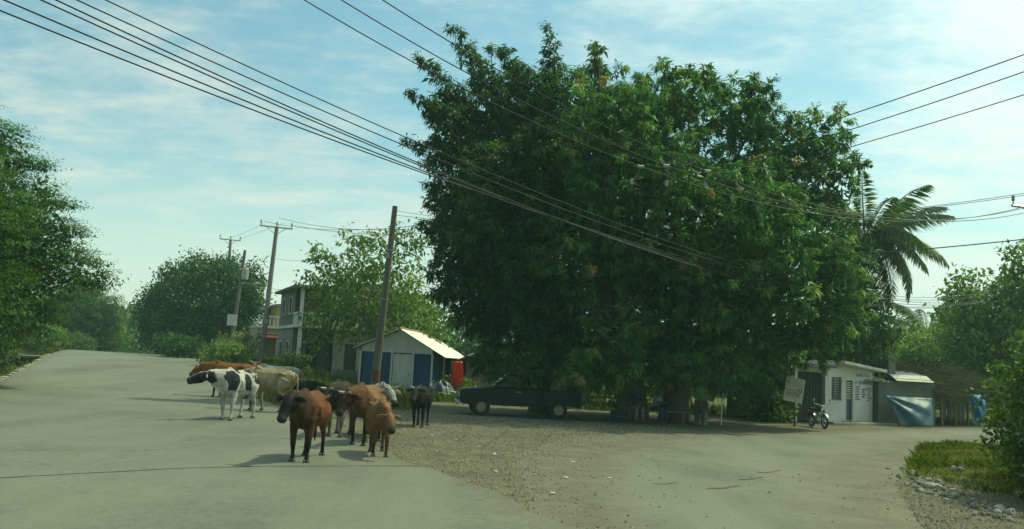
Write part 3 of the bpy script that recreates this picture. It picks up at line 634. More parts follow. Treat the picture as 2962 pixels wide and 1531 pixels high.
# --- kiosk -----------------------------------------------------------
b = on(1037, 46); b.z -= .05
k = thing('kiosk', 'white and blue kiosk with tin gable roof behind the bare pole', 'kiosk', b, R(-8))
W_, D_, HL, HR, XP, HP = 3.75, 6.0, 2.38, 2.32, 2.05, 3.3
MB().wall(.12, 1.62, 0, 2.12, .1).build('front_panel', BLUE, k); MB().wall(2.78, W_ - .1, 0, 2.12, .1).build('front_panel', BLUE, k)
MB().prism([(0, 2.12), (W_, 2.12), (W_, HR), (XP, HP), (0, HL)], -.015, .1).build('gable', WHITE, k)
MB().box(-.06, 0, .02, D_, 0, HL).build('side_wall', BLUE, k); MB().box(W_, W_ + .06, .02, D_, 0, 2.3).build('side_wall', BLUE, k); MB().box(0, W_, D_, D_ + .08, 0, 2.3).build('rear_wall', BLUE, k)
for x in (-.06, 1.6, 2.72, W_ - .04): MB().box(x, x + .1, -.06, .02, 0, 2.12).build('post', WHITE, k)
d = MB().box(1.72, 2.7, -.03, .03, .04, 2.06).build('door', WHITE, k, bevel=.01); MB().box(2.56, 2.62, -.07, -.03, .98, 1.08).build('handle', STEEL, d)
for z in (.5, 1.35): MB().box(1.8, 2.5, -.042, -.03, z, z + .55).build('door_panel', WHITE, d)
mb = MB(); corr_sheet(mb, (XP, D_ + .3, HP + .05), (XP, -.35, HP + .05), (XP + 2.45, -.35, HP - 1.30), (XP + 2.45, D_ + .3, HP - 1.30), 120); solidify(mb.build('roof_sheet', TIN, k), .006)
mb = MB(); corr_sheet(mb, (XP, -.35, HP + .05), (XP, D_ + .3, HP + .05), (-.35, D_ + .3, HL - .12), (-.35, -.35, HL - .12), 120); solidify(mb.build('roof_sheet', TIN, k), .006)
MB().tube([(XP, -.36, HP + .07), (XP, D_ + .31, HP + .07)], .06, 6).build('ridge_cap', RUST, k)
for y in (.1, 2.0, 4.0, 5.9): MB().tube([(4.35, y, -.05), (4.35, y, HP - 1.22)], .045, 6).build('awning_post', WOOD, k)
MB().box(W_ + .07, 4.45, .3, 5.8, 0, .12).build('step', CONC, k)
# red tarpaulin on the rear corner and a heap under blue sheeting
def cloth(name, m, grid, nu, nv, parent, th=.006):
    mb = MB()
    for j in range(nv + 1):
        for i in range(nu + 1): mb.v.append(tuple(grid(i / nu, j / nv)))
    for j in range(nv):
        for i in range(nu): a = j * (nu + 1) + i; mb.f.append((a, a + 1, a + nu + 2, a + nu + 1))
    o = mb.build(name, m, parent, smooth=True); return solidify(o, th)
RED = plastic('red_plastic', (.80, .085, .045), .4, .35); SKYB = plastic('blue_plastic', (.03, .17, .36), .3, .5); PALEB = plastic('pale_blue_plastic', (.075, .165, .205), .35, .5); DBL = plastic('dull_blue_plastic', (.025, .05, .065), .1, .5)
P0 = at(1322, 1046, 46.0); gz = terrain(P0.x, P0.y)
t = thing('red_tarpaulin', 'bright red plastic sheet hanging from the kiosk eave', 'tarpaulin', (P0.x, P0.y, gz))
def gr(u, v):
    h = P0.z - gz; wv = .10 * math.sin(u * 14 + v * 3) * (.3 + v); return Vector(((u - .35) * (.42 + .38 * v ** .7) - .1 * v, wv + .15 * v, h * (1 - v) + .32 * v + .05 * math.sin(u * 9) * v))
cloth('sheet', RED, gr, 22, 18, t); MB().tube([(-.25, .02, -.05), (-.2, .02, P0.z - gz + .04)], .03, 6).build('post', WOOD, t)
P0 = on(1278, 45)
t = thing('sheeted_heap', 'heap of goods under dull blue sheeting beside the kiosk', 'heap', P0)
def gh(u, v):
    a = u * 2 * math.pi; r_ = (1 - v) ** .6; bump = .1 * math.sin(a * 5 + v * 7) + .06 * math.sin(a * 11); return Vector((math.cos(a) * (.85 + bump) * r_, math.sin(a) * (.7 + bump) * r_, -.03 + .95 * v ** .8 + .07 * math.sin(a * 4 + v * 12)))
cloth('sheet', DBL, gh, 48, 12, t)
for i in range(7):
    a = random.uniform(0, 6.28); z = .25 + .09 * i; r_ = .95 * (1 - z) ** .5 + .1
    MB().tube([(math.cos(a) * r_, math.sin(a) * r_ * .85, z + .1), (math.cos(a + .5) * (r_ + .05), math.sin(a + .5) * r_ * .9, z + .05), (math.cos(a + 1) * r_, math.sin(a + 1) * r_ * .85, z + .12)], .02, 5).build('rope', STEEL, t)

# --- pink house ------------------------------------------------------
b = on(1352, 47.5); b.z -= .1
h = thing('pink_house', 'single storey pink house with low gable behind the parked pickup', 'house', b, R(6))
MB().wall(0, 5.6, 0, 2.3, .15, [(1.35, 2.2, .1, 2.05), (3.2, 4.4, .95, 1.95)]).build('front_wall', PINK, h); MB().prism([(0, 2.3), (5.6, 2.3), (2.8, 3.3)], 0, .15).build('gable', PINK, h)
MB().box(-.15, 0, 0, 6, 0, 2.3).build('side_wall', PINK, h); MB().box(5.6, 5.75, 0, 6, 0, 2.3).build('side_wall', PINK, h); MB().box(0, 5.6, 6, 6.15, 0, 2.3).build('rear_wall', PINK, h)
d = MB().box(1.4, 2.15, .06, .11, .1, 2.02).build('door', WOOD, h); MB().box(2.02, 2.08, .02, .06, 1, 1.1).build('handle', STEEL, d)
for a, b_, c, e in ((1.27, 1.35, .1, 2.13), (2.2, 2.28, .1, 2.13), (1.35, 2.2, 2.05, 2.13)): MB().box(a, b_, -.03, .1, c, e).build('door_frame', WHITE, h)
f = MB().wall(3.2, 4.4, .95, 1.95, .06, [(3.26, 3.77, 1.01, 1.89), (3.83, 4.34, 1.01, 1.89)]).build('window', WHITE, h); f.location.y = .03
MB().box(3.26, 3.77, .02, .04, 1.01, 1.89).build('pane', GLASS, f); MB().box(3.83, 4.34, .02, .04, 1.01, 1.89).build('pane', GLASS, f)
mb = MB(); corr_sheet(mb, (2.8, 6.4, 3.38), (2.8, -.4, 3.38), (6.2, -.4, 2.16), (6.2, 6.4, 2.16), 110); solidify(mb.build('roof_sheet', RUST, h), .006)
mb = MB(); corr_sheet(mb, (2.8, -.4, 3.38), (2.8, 6.4, 3.38), (-.6, 6.4, 2.16), (-.6, -.4, 2.16), 110); solidify(mb.build('roof_sheet', RUST, h), .006)
# --- plank hut glimpsed beyond the trunks ----------------------------
b = on(1605, 53); h = thing('plank_hut', 'small ochre plank hut glimpsed beyond the tree trunks', 'hut', b, R(-10))
for i in range(15): MB().box(i * .2 + .004, i * .2 + .192, 0, .03 + .006 * (i % 3), .0, 2.3 - .02 * (i % 4)).build('plank', OCHRE, h)
MB().box(0, 3, .06, 2.6, 0, 2.25).build('inner_wall', WOOD, h)
mb = MB(); corr_sheet(mb, (-.3, -.35, 2.35), (3.3, -.35, 2.35), (3.3, 2.9, 3.0), (-.3, 2.9, 3.0), 60); solidify(mb.build('roof_sheet', TIN, h), .006)
mb = MB()
for i in range(7): mb.box(.9 + i * .07, .93 + i * .07, -.03, -.005, 1.1, 1.75)
for z in (1.1, 1.3, 1.5, 1.72): mb.box(.88, 1.4, -.045, -.03, z, z + .03)
mb.build('window_grille', WHITE, h)
# --- low fence in front of the hut
h = thing('rail_fence', 'low weathered rail fence before the plank hut', 'fence', on(1655, 45), R(-4))
for i in range(5): MB().box(i * .8 - .04, i * .8 + .04, -.04, .04, -.1, 1.0).build('fence_post', WOOD, h)
for z in (.5, .9): MB().box(-.06, 3.3, -.07, -.04, z, z + .08).build('rail', WOOD, h)

# --- two-storey house ------------------------------------------------
def window(parent, x0, x1, z0, z1, y=0, M=None, bars=2, fm=WHITE):
    def tr(mb):
        if M is not None: mb.v = [tuple(M @ Vector(v)) for v in mb.v]
        return mb
    f = tr(MB().wall(x0 - .07, x1 + .07, z0 - .07, z1 + .07, .07, [(x0, x1, z0, z1)], y=y - .05)).build('window', fm, parent)
    tr(MB().box(x0, x1, y + .05, y + .06, z0, z1)).build('pane', GLASS, f)
    tr(MB().box(x0 - .12, x1 + .12, y - .12, y - .051, z0 - .14, z0 - .071)).build('sill', CONC, f)
    return f
b = on(852, 57); b.z -= .15
h = thing('concrete_house', 'unfinished grey two-storey house with balcony by the crossarm pole', 'house', b, R(23))
FWID, DEP, H1, H2 = 8.2, 8.0, 3.0, 5.55
MB().wall(2.5, FWID, 0, H1, .2, [(3.1, 3.9, 0.05, 2.1), (5.2, 6.4, 1.0, 2.1)], y=0).build('ground_floor_wall', CONC, h)
MB().wall(0, 2.5, 0, H1, .2, [(.9, 1.7, .05, 2.1)], y=1.6).build('porch_wall', CONCD, h)
MB().wall(2.5, FWID, H1 + .2, H2, .2, [(2.95, 3.65, 1.05 + H1, 2.2 + H1), (5.2, 6.4, 1.05 + H1, 2.2 + H1)]).build('upper_wall', CREAM, h)
MB().wall(0, 2.5, H1 + .2, H2, .2, [(.5, 1.5, H1 + .2, 2.2 + H1)], y=1.6).build('balcony_wall', CONCD, h)
ML = Matrix.Translation((0, DEP, 0)) @ Matrix.Rotation(R(-90), 4, 'Z')
MB().wall(0, DEP - 1.6, 0, H1, .2, [(1.2, 2.2, 1, 2.1), (4, 5, 1, 2.1)], M=ML).build('side_wall', CONC, h)
MB().wall(0, DEP - 1.6, H1 + .2, H2, .2, [(1.2, 2.2, 1 + H1, 2.1 + H1), (4, 5, 1 + H1, 2.1 + H1)], M=ML).build('side_wall', CONCD, h)
MB().box(.2, FWID, DEP - .2, DEP, 0, H2).build('rear_wall', CONC, h); MB().box(FWID - .01, FWID + .2, 0, DEP, 0, H2).build('side_wall', CONC, h)
MB().box(-.15, FWID + .3, -.35, DEP + .1, H1, H1 + .2).build('floor_slab', WHITE, h, bevel=.02)
MB().box(-.45, FWID + .45, -.6, DEP + .4, H2, H2 + .16).build('roof_slab', CONCD, h, bevel=.02)
mb = MB(); mb.prism([(1.5, H2 + .16), (FWID - 1.0, H2 + .16), (FWID - 2.4, H2 + .75), (3.0, H2 + .7)], 1.0, DEP - .5); mb.build('roof_block', CONCD, h)
for x in (0, 2.3, 5.0): MB().box(x + .02, x + .24, -.2, .03 if x < 2 else -.02, 0, H1).build('column', WHITE if x < 2 else CONC, h)
MB().box(.02, .22, -.2, .03, H1 + .2, H2).build('column', WHITE, h); MB().box(2.27, 2.48, -.2, .03, H1 + .2, H2).build('column', WHITE, h)
bal = MB(); bal.tube([(0, 0, 0), (0, 0, .1), (0, 0, .22), (0, 0, .4), (0, 0, .55), (0, 0, .62), (0, 0, .7)], [.07, .05, .075, .05, .035, .05, .07], 8); bme = bal.mesh('baluster'); bme.materials.append(WHITE); bme.shade_smooth()
for i in range(9): share('baluster', bme, h, (.38 + i * .225, -.22, H1 + .2))
MB().box(.23, 2.27, -.29, -.15, H1 + .9, H1 + 1.0).build('handrail', WHITE, h)
MLB = Matrix.Translation((0, 1.6, 0)) @ Matrix.Rotation(R(-90), 4, 'Z')
for i in range(7): share('baluster', bme, h, (-.06, .1 + i * .22, H1 + .2))
MB().box(-.13, .01, .04, 1.58, H1 + .9, H1 + 1.0).build('handrail', WHITE, h)
window(h, 2.95, 3.65, 1.05 + H1, 2.2 + H1); window(h, 5.2, 6.4, 1.05 + H1, 2.2 + H1); window(h, 5.2, 6.4, 1.0, 2.1)
window(h, 1.2, 2.2, 1 + H1, 2.1 + H1, M=ML); window(h, 4, 5, 1 + H1, 2.1 + H1, M=ML); window(h, 1.2, 2.2, 1, 2.1, M=ML); window(h, 4, 5, 1, 2.1, M=ML)
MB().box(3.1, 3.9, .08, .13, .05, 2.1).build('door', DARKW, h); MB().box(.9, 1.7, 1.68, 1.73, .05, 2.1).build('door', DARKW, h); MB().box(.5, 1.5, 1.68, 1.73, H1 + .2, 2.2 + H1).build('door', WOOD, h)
# --- yellow neighbour with a red awning
b = on(742, 71); b.z -= .1
h = thing('yellow_house', 'yellow house with white balustrade and red awning beyond the poles', 'house', b, R(23))
MB().wall(0, 5.5, 0, 2.7, .2, [(.5, 1.4, .05, 2.1), (2.2, 3.4, .9, 2.0)]).build('front_wall', CREAM, h); MB().wall(1.6, 5.5, 2.9, 4.6, .2, [(2.4, 3.3, 3.4, 4.3)], y=1.0).build('upper_wall', YEL, h)
MB().box(-.2, 0, 0, 6, 0, 2.7).build('side_wall', CREAM, h); MB().box(5.5, 5.7, 0, 6, 0, 2.7).build('side_wall', CREAM, h); MB().box(1.4, 1.6, 1, 6, 2.9, 4.6).build('upper_side_wall', YEL, h)
MB().box(-.3, 5.9, -.4, 6.2, 2.7, 2.9).build('floor_slab', WHITE, h); MB().box(1.3, 5.9, .8, 6.2, 4.6, 4.75).build('roof_slab', CONC, h)
for i in range(14): share('baluster', bme, h, (-.15 + i * .3, -.32, 2.9))
MB().box(-.25, 4.0, -.4, -.25, 3.6, 3.7).build('handrail', WHITE, h)
MB().prism([(0, 0), (1.7, 0), (1.7, .06), (0, .06)], 0, .9).build('awning', mat('red_awning', (.16, .025, .02), .6, .25, 3, .1), h).matrix_local = Matrix.Translation((-.1, -1.0, 1.9)) @ Matrix.Rotation(R(18), 4, 'X')
for x in (-.02, 1.5): MB().tube([(x, -.95, 0), (x, -.95, 1.9)], .04, 6).build('awning_post', WHITE, h)
MB().box(.5, 1.4, .08, .13, .05, 2.1).build('door', WOOD, h); window(h, 2.2, 3.4, .9, 2.0)
window(h, 2.4, 3.3, 3.4, 4.3, y=1.0)
# block fence by the house
h = thing('block_fence', 'low grey block wall between the concrete house and the kiosk', 'wall', on(955, 52), R(5)); 
for r_ in range(4):
    for i in range(8): MB().box(i * .41 + .2 * (r_ % 2), i * .41 + .4 + .2 * (r_ % 2), 0, .15, r_ * .205 - .1, r_ * .205 + .1).build('block', CONC, h)

# --- white shop on the side road -------------------------------------
LP = gnd(2386, 1224); LP.z = .02
a_s = R(27); t_ = 0
while proj(LP + Vector((math.cos(a_s), math.sin(a_s), 0)) * t_)[0] < 2523: t_ += .02
SWD = t_; HS = 2.55
h = thing('shop', 'small white shop with slatted door and blue painted lettering', 'shop', LP, a_s)
fx = SWD / 140.; X = lambda px: (px - 2386) * fx            # facade column from photo column
WX0, WX1, DX0, DX1 = X(2404), X(2433), X(2446), X(2468)
MB().wall(0, SWD, .0, HS, .18, [(WX0, WX1, 1.02, 2.12), (DX0, DX1, .12, 1.98)]).build('front_wall', WHITE, h)
MB().box(0, .16, .18, 4, 0, HS).build('side_wall', WHITE, h); MB().box(SWD - .16, SWD, .18, 4, 0, HS).build('side_wall', WHITE, h); MB().box(.16, SWD - .16, 3.85, 4, 0, HS).build('rear_wall', WHITE, h)
MB().prism([(X(2418), HS + .19), (SWD + .42, HS - .10), (SWD + .42, HS + .02), (X(2418), HS + .33)], -.5, 4.2).build('roof_slab', WHITE, h, bevel=.015)
MB().prism([(-.1, HS), (SWD, HS), (X(2418), HS + .19), (-.1, HS + .15)], -.02, 3.9).build('parapet', CREAM, h)
f = MB().wall(WX0, WX1, 1.02, 2.12, .05, [(WX0 + .04, WX1 - .04, 1.06, 2.08)], y=.06).build('window', STEEL, h); MB().box(WX0 + .04, WX1 - .04, .085, .095, 1.06, 2.08).build('pane', GLASS, f)
for i in range(9): MB().box(WX0 + .04, WX1 - .04, .055, .075, 1.1 + i * .11, 1.115 + i * .11).build('bar', STEEL, f)
MB().box(WX0 + (WX1 - WX0) * .38, WX0 + (WX1 - WX0) * .42, .04, .055, 1.06, 2.08).build('bar', STEEL, f)
MB().box(DX0, DX1, .6, .62, .12, 1.98).build('doorway_shade_sheet', DARKW, h)  # near-black sheet in the doorway standing in for the unlit shop inside
d = MB().box(DX0, DX0 + .05, .03, .08, .12, 1.98).build('door', WHITE, h); MB().box(DX1 - .05, DX1, .03, .08, .12, 1.98).build('door_frame', CREAM, h)
for i in range(8): MB().box(DX0 + .05, DX1 - .16, .02, .05, 1.12 + i * .105, 1.17 + i * .105).build('slat', WHITE, d)
MB().box(DX0 + .05, DX1 - .2, .05, .08, .14, 1.08).build('door_panel', mat('blue_grey_door', (.06, .10, .15), .6, .3, 4, .1), d)
MB().box(DX0 - .3, DX1 + .2, -.42, -.02, -.1, .1).build('step', CONC, h)
INK = mat('blue_lettering', (.055, .085, .20), .7, .3, 6, 0)
text_mesh('SUPER COL.', .20, .004, 'lettering', INK, h, (X(2474), -.006, 2.20), (R(90), 0, 0), sx=.92)
text_mesh("D' JENNIFER", .23, .004, 'lettering', INK, h, (X(2473), -.006, 1.84), (R(90), 0, 0), sx=.92)
for c0, c1, z0, rows, nm in ((2474, 2490, 1.66, 6, 0), (2493, 2506, 1.56, 4, 1), (2508, 2521, 1.62, 6, 2)):
    for r_ in range(rows):
        mb = MB(); x = X(c0); z = z0 - r_ * .115; e = X(c1) - random.uniform(0, .12)
        while x < e:
            wd = random.uniform(.03, .055); mb.box(x, x + wd * .35, -.01, -.002, z, z + .075); mb.box(x, x + wd, -.0085, -.002, z + random.choice((0, .03, .06)), z + random.choice((.075, .07)) ); x += wd + .02
        mb.build('painted_line', INK, h)
# verandah to the left of the shop: beam, post and dark bay
v = thing('shop_verandah', 'dark open bay with pale post left of the white shop', 'verandah', LP + Vector((math.cos(a_s), math.sin(a_s), 0)) * -1.95, a_s)
MB().box(.0, .16, -.05, .11, 0, 2.5).build('post', WHITE, v); MB().box(.16, 1.93, .0, .14, 2.28, 2.5).build('beam', CREAM, v); MB().box(-1.6, 2.2, -.5, 4.1, 2.5, 2.66).build('roof_slab', CONCD, v)
MB().box(-1.5, 1.9, 2.6, 2.75, 0, 2.5).build('rear_wall', DARKW, v); MB().box(-1.5, -1.35, .0, 2.6, 0, 2.5).build('side_wall', DARKW, v)  # near-black walls carry the bay's shade in their colour
f = MB().box(.17, 1.92, .2, .25, .02, 2.28).build('door', mat('bay_shade_boards', (.022, .034, .028), .8, .4, 4, .4, stretch=(4, 1, .3)), v)  # door and boards added: dark panel standing in for the open bay's shade
for i in range(9): MB().box(.19 + i * .192, .365 + i * .192, .18, .199, .04, 2.26).build('board', MC['bay_shade_boards'], f)
# forecourt slab with kerb
mb = MB(); qa = [LP + Vector((math.cos(a_s), math.sin(a_s), 0)) * k for k in (-.4, SWD + 1.9)]; nrm = Vector((math.sin(a_s), -math.cos(a_s), 0))
c4 = [qa[0] + nrm * .9, qa[1] + nrm * .6, qa[1] - nrm * .1, qa[0] - nrm * .1]
mb.add([(p.x, p.y, -.05) for p in c4] + [(p.x, p.y, .10) for p in c4], [(3, 2, 1, 0), (4, 5, 6, 7), (0, 1, 5, 4), (1, 2, 6, 5), (2, 3, 7, 6), (3, 0, 4, 7)])
tag(mb.build('pavement', mat('pale_concrete', (.34, .31, .22), .9, .2, 2, .3), None, bevel=.02), 'raised pale concrete pavement before the shop', kind='structure')
# leaning painted sign
SP = at(2291, 1128, 37.0); sb = on(2296, 37.0)
g = thing('painted_sign', 'tilted board with red word and black emblem beside the verandah', 'sign', sb, R(14))
g.rotation_euler = (0, 0, R(14)); hz_ = SP.z - sb.z
MB().tube([(.08, .06, -.2), (.05, .06, hz_ + .3)], .05, 7).build('post', mat('red_brown_post', (.20, .10, .06), .9, .3, 5, .4), g)
bd = MB().box(-.44, .44, -.012, .012, -.5, .5).build('board', mat('sign_board', (.42, .40, .31), .8, .14, 2, .1), g, bevel=.004); bd.location = (0, 0, hz_); bd.rotation_euler = (0, R(9), 0)
REDI = mat('red_ink', (.42, .07, .04), .8, .2, 5, 0); GRN = mat('green_ink', (.05, .20, .13), .8, .2, 5, 0); BLK = mat('black_ink', (.02, .03, .02), .8, .2, 5, 0); GRY = mat('faded_ink', (.27, .27, .23), .85, .2, 5, 0)
text_mesh('RANGEL', .19, .002, 'lettering', REDI, bd, (-.40, -.0145, -.09), (R(90), 0, 0), sx=.82)
for z, w_, m_ in ((.40, .7, GRY), (.30, .62, GRY), (.22, .7, GRY), (.13, .74, GRY), (-.17, .66, BLK), (-.27, .62, GRN), (-.37, .5, GRY)):
    mb = MB(); x = -.38
    while x < -.38 + w_:
        wd = random.uniform(.02, .045); mb.box(x, x + wd, -.0155, -.0125, z, z + (.055 if m_ is not GRN else .075)); x += wd + random.choice((.012, .012, .03))
    mb.build('painted_line', m_, bd)
for s in (-1, 1):
    mb = MB(); pts = [(.27 + s * (.02 + .075 * math.sin(math.pi * i / 10)), (-.09 + .19 * i / 10)) for i in range(11)] + [(.27 + s * (.012 + .03 * math.sin(math.pi * i / 10)), (-.06 + .13 * i / 10)) for i in range(10, -1, -1)]
    mb.prism(pts if s > 0 else pts[::-1], -.0155, -.0125); mb.build('emblem', BLK, bd)

# --- yard wall, tin strip, pillar ------------------------------------
A = on(2536, 42.4); B = on(2704, 43.0); ang = math.atan2(B.y - A.y, B.x - A.x); LN = (B - A).length
h = thing('yard_wall', 'low grey rendered shed wall with tin strips right of the shop', 'shed', A, ang)
MB().wall(.1, LN, 0, 2.1, .15, []).build('front_wall', CONCD, h); MB().box(.1, .25, .15, 3, 0, 2.05).build('side_wall', CONCD, h); MB().box(LN - .15, LN, .15, 3, 0, 2.05).build('side_wall', CONCD, h)
mb = MB(); corr_sheet(mb, (.9, -.25, 2.12), (LN - .2, -.25, 2.12), (LN - .2, .35, 2.42), (.9, .35, 2.42), 50); solidify(mb.build('roof_sheet', mat('bright_tin', (.72, .71, .64), .4, .12, 2, .1, .2), h), .006)
mb = MB(); corr_sheet(mb, (.9, .38, 2.40), (LN - .2, .38, 2.40), (LN - .2, 3.1, 2.85), (.9, 3.1, 2.85), 50); solidify(mb.build('roof_sheet', mat('blue_tin', (.20, .27, .30), .5, .2, 2, .1, .2), h), .006)
MB().box(.85, LN - .15, -.28, -.25, 2.2, 2.225).build('roof_batten', WOOD, h)
mb = MB(); corr_sheet(mb, (-.5, -.1, 2.05), (.6, -.1, 2.05), (.6, 1.2, 2.3), (-.5, 1.2, 2.3), 16); solidify(mb.build('roof_sheet', TIN, h), .006)
h = thing('concrete_pillar', 'bare concrete pillar with rebar rising above the tin strips', 'pillar', on(2576, 43.4) + Vector((0, 0, -.1)))
MB().box(-.17, .17, -.17, .17, 0, 3.2).build('shaft', CONC, h, bevel=.02); MB().box(-.26, .1, -.23, .16, 3.25, 3.4).build('cap', CONC, h)
for x, y in ((-.12, -.12), (.12, .1)): MB().tube([(x, y, 3.2), (x + .03, y, 4.0)], .018, 5).build('rebar', RUST, h)
# tarpaulins
def sheet4(name, label, m, cs, sag, group=None):
    o = Vector((cs[3].x, cs[3].y, terrain(cs[3].x, cs[3].y))); t = thing(name, label, 'tarpaulin', o, 0, group)
    def g_(u, v):
        p = (cs[0] * (1 - u) + cs[1] * u) * (1 - v) + (cs[3] * (1 - u) + cs[2] * u) * v - o
        return p + Vector((0, -sag * math.sin(math.pi * u) * math.sin(math.pi * v) + .03 * math.sin(u * 17 + v * 9) + .09 * math.sin(11 * math.atan2(v + .04, u + .04)) * min(1, 3 * math.hypot(u, v)) * (1 - .6 * u), .0))
    cloth('sheet', m, g_, 26, 20, t); return t
t = sheet4('blue_tarpaulin', 'pale blue plastic sheet slung across the shed wall', PALEB, [at(2562, 1145, 41.9), at(2696, 1153, 41.9), at(2700, 1234, 41.1), at(2606, 1233, 41.2)], .25)
t = sheet4('blue_tarpaulin', 'bright blue plastic sheet hanging from the thatched lean-to', SKYB, [at(2806, 1143, 45.0), at(2851, 1142, 45.2), at(2850, 1229, 45.0), at(2818, 1232, 44.8)], .3)
# thatched lean-to
A = on(2680, 43.4); B = on(2905, 49.5); ang = math.atan2(B.y - A.y, B.x - A.x); LN = (B - A).length
h = thing('thatched_lean_to', 'ragged thatched lean-to on rough posts right of the shed', 'lean-to', A, ang)
for i in range(7):
    x = .15 + (LN - .3) * i / 6; j = random.uniform(-.06, .06); MB().tube([(x, 0, -.1), (x + j, .02, 1.1), (x + j * 2, 0, 2.0)], [.075, .065, .06], 7).build('post', WOOD if i not in (0, 4) else mat('pale_post', (.34, .26, .15), .9, .3, 5, .4), h)
    MB().tube([(x, 2.6, -.1), (x, 2.6, 2.7)], .06, 6).build('post', WOOD, h)
for i in range(22):
    x = .3 + i * (LN - .6) / 22; 
    if i % 5 != 4: MB().box(x, x + .26, 1.2 + .02 * (i % 3), 1.24 + .02 * (i % 3), 0, 1.75 + .1 * random.random()).build('board', CONCD if i % 3 else WOOD, h)
THM = leafmat('thatch', .1, .9, .1); nth = 7000; u_ = rng.random(nth); v_ = rng.random(nth)
cn = np.stack([u_ * (LN + .5) - .25, -.45 + v_ * 3.2, 1.95 + .95 * v_ + .25 * np.sin(u_ * 9) * (v_) + rng.normal(size=nth) * .10 - .25 * (v_ < .12)], 1)
ax = unit(np.stack([rng.normal(size=nth) * .25, -np.ones(nth), -.55 + rng.normal(size=nth) * .35], 1)); colr = np.array([.11, .098, .072]) * rng.uniform(.5, 1.5, (nth, 1))
colr = np.where(rng.random((nth, 1)) < .25, np.array([.17, .165, .145]), colr)
tho = npmesh('thatch', leaves(cn, ax, rng.uniform(.35, .8, nth), rng.uniform(.03, .06, nth), side=np.tile([1., 0, 0], (nth, 1)) + rng.normal(size=(nth, 3)) * .3), 4, colr, THM, h); tho['kind'] = 'stuff'
mb = MB(); corr_sheet(mb, (-.1, -.2, 1.93), (LN + .1, -.2, 1.93), (LN + .1, 2.8, 2.85), (-.1, 2.8, 2.85), 30, .01); solidify(mb.build('roof_underlay', DARKW, h), .01)

# ================================================================== POLES AND LINES
def pole(label, px0, Y, pxt, pyt, r0_, r1_, m, name='utility_pole', cat='utility pole', group=None):
    b = on(px0, Y); tp = at(pxt, pyt, Y) - b; t = thing(name, label, cat, b, 0, group)
    MB().tube([tp * k for k in (-.02, .25, .5, .75, 1)], [r0_ + (r1_ - r0_) * k for k in (0, .25, .5, .75, 1)], 10).build('shaft', m, t, smooth=False); return t, tp
def crossarm(t, p, ln, tiltv=Vector((1, 0, -.06)), ins=3, ystep=0.):
    d = tiltv.normalized(); a = MB(); a.tube([p - d * ln / 2 + Vector((0, -.14, 0)), p + d * ln / 2 + Vector((0, -.14, 0))], .055, 4); o = a.build('crossarm', STEEL, t)
    for s in (-1, 1): MB().tube([p + d * s * ln * .3 + Vector((0, -.14, -.03)), p + Vector((0, -.12, -.55))], .022, 5).build('brace', STEEL, o)
    for i in range(ins):
        k = -.47 + .94 * i / (ins - 1); q = p + d * ln * k + Vector((0, -.14, .04)); 
        if i == ins // 2 and ins == 3: q = p + Vector((0, 0, .02))
        MB().tube([q, q + Vector((0, 0, .12)), q + Vector((0, 0, .2)), q + Vector((0, 0, .24)), q + Vector((0, 0, .3)), q + Vector((0, 0, .36))], [.02, .025, .07, .045, .07, .03], 8).build('insulator', CERAM, o)
PA, tA = pole('tall grey pole with crossarm beside the concrete house', 752, 60, 801, 655, .21, .13, POLEM); crossarm(PA, tA + Vector((0, 0, -.08)), 2.25)
mb = MB(); rr = .33
q0 = tA * .74; mb.tube([q0 + Vector((-.2 - rr * math.sin(a) , -.16, rr * math.cos(a) * 1.2)) for a in [i * math.pi / 8 for i in range(9)]], .022, 5); mb.build('cable_loop', LINE, PA)
MB().box(tA.x * .3 + .1, tA.x * .3 + .22, -.3, -.2, tA.z * .3, tA.z * .3 + .3).build('meter_box', STEEL, PA)
PC, tC = pole('distant crossarm pole rising behind the dark rounded tree', 648, 86, 667, 692, .2, .13, POLEM); crossarm(PC, tC + Vector((0, 0, -.08)), 2.1)
PD, tD = pole('slanted pole with transformer in front of the dark rounded tree', 662, 67, 709, 724, .16, .11, POLEW)
q = tD * .78 + Vector((.3, 0, 0)); tr_ = MB().tube([q + Vector((0, -.1, -.45)), q + Vector((0, -.1, -.4)), q + Vector((0, -.1, .4)), q + Vector((0, -.1, .45))], [.2, .26, .26, .2], 12).build('transformer', STEEL, PD); MB().tube([q + Vector((0, -.1, .45)), q + Vector((0.05, -.1, .8))], .04, 6).build('bushing', CERAM, tr_)
MB().box(-.02, 1.15, -.03, .03, -.02, .03).build('lamp_arm', STEEL, PD).location = tD * .7; 
lm = MB().tube([(1.0, 0, 0), (1.2, 0, .02), (1.5, 0, 0)], [.05, .11, .06], 8).build('lamp_head', STEEL, PD); lm.location = tD * .7
q = tD * .36; MB().box(q.x - .5, q.x + .22, -.24, -.19, q.z - .42, q.z + .42).build('notice_board', WHITE, PD)
PB, tB = pole('bare weathered pole with red poster standing before the kiosk', 1080, 43, 1143, 597, .21, .13, POLEW)
q = tB * .11; MB().tube([tB * .075 , tB * .135], [.215, .21], 10, cap=False).build('poster', mat('red_poster', (.16, .062, .035), .8, .4, 4, .1), PB)
for kk in (.5, .72, .76): MB().tube([tB * kk, tB * (kk + .006)], .185 if kk < .6 else .165, 10).build('steel_band', STEEL, PB)
MB().box(-.12, .0, -.16, -.08, -.12, .12).build('wire_bracket', STEEL, PB).location = tB * .74
PE, tE = pole('crossarm pole standing beyond the roadside bush', 2990, 33, 3000, 598, .2, .13, POLEM); crossarm(PE, tE + Vector((0, 0, -.1)), 2.1, ins=3)
PF, tF = pole('dark pole top poking out of the light green tree', 2926, 58, 2925, 782, .22, .17, POLEW)
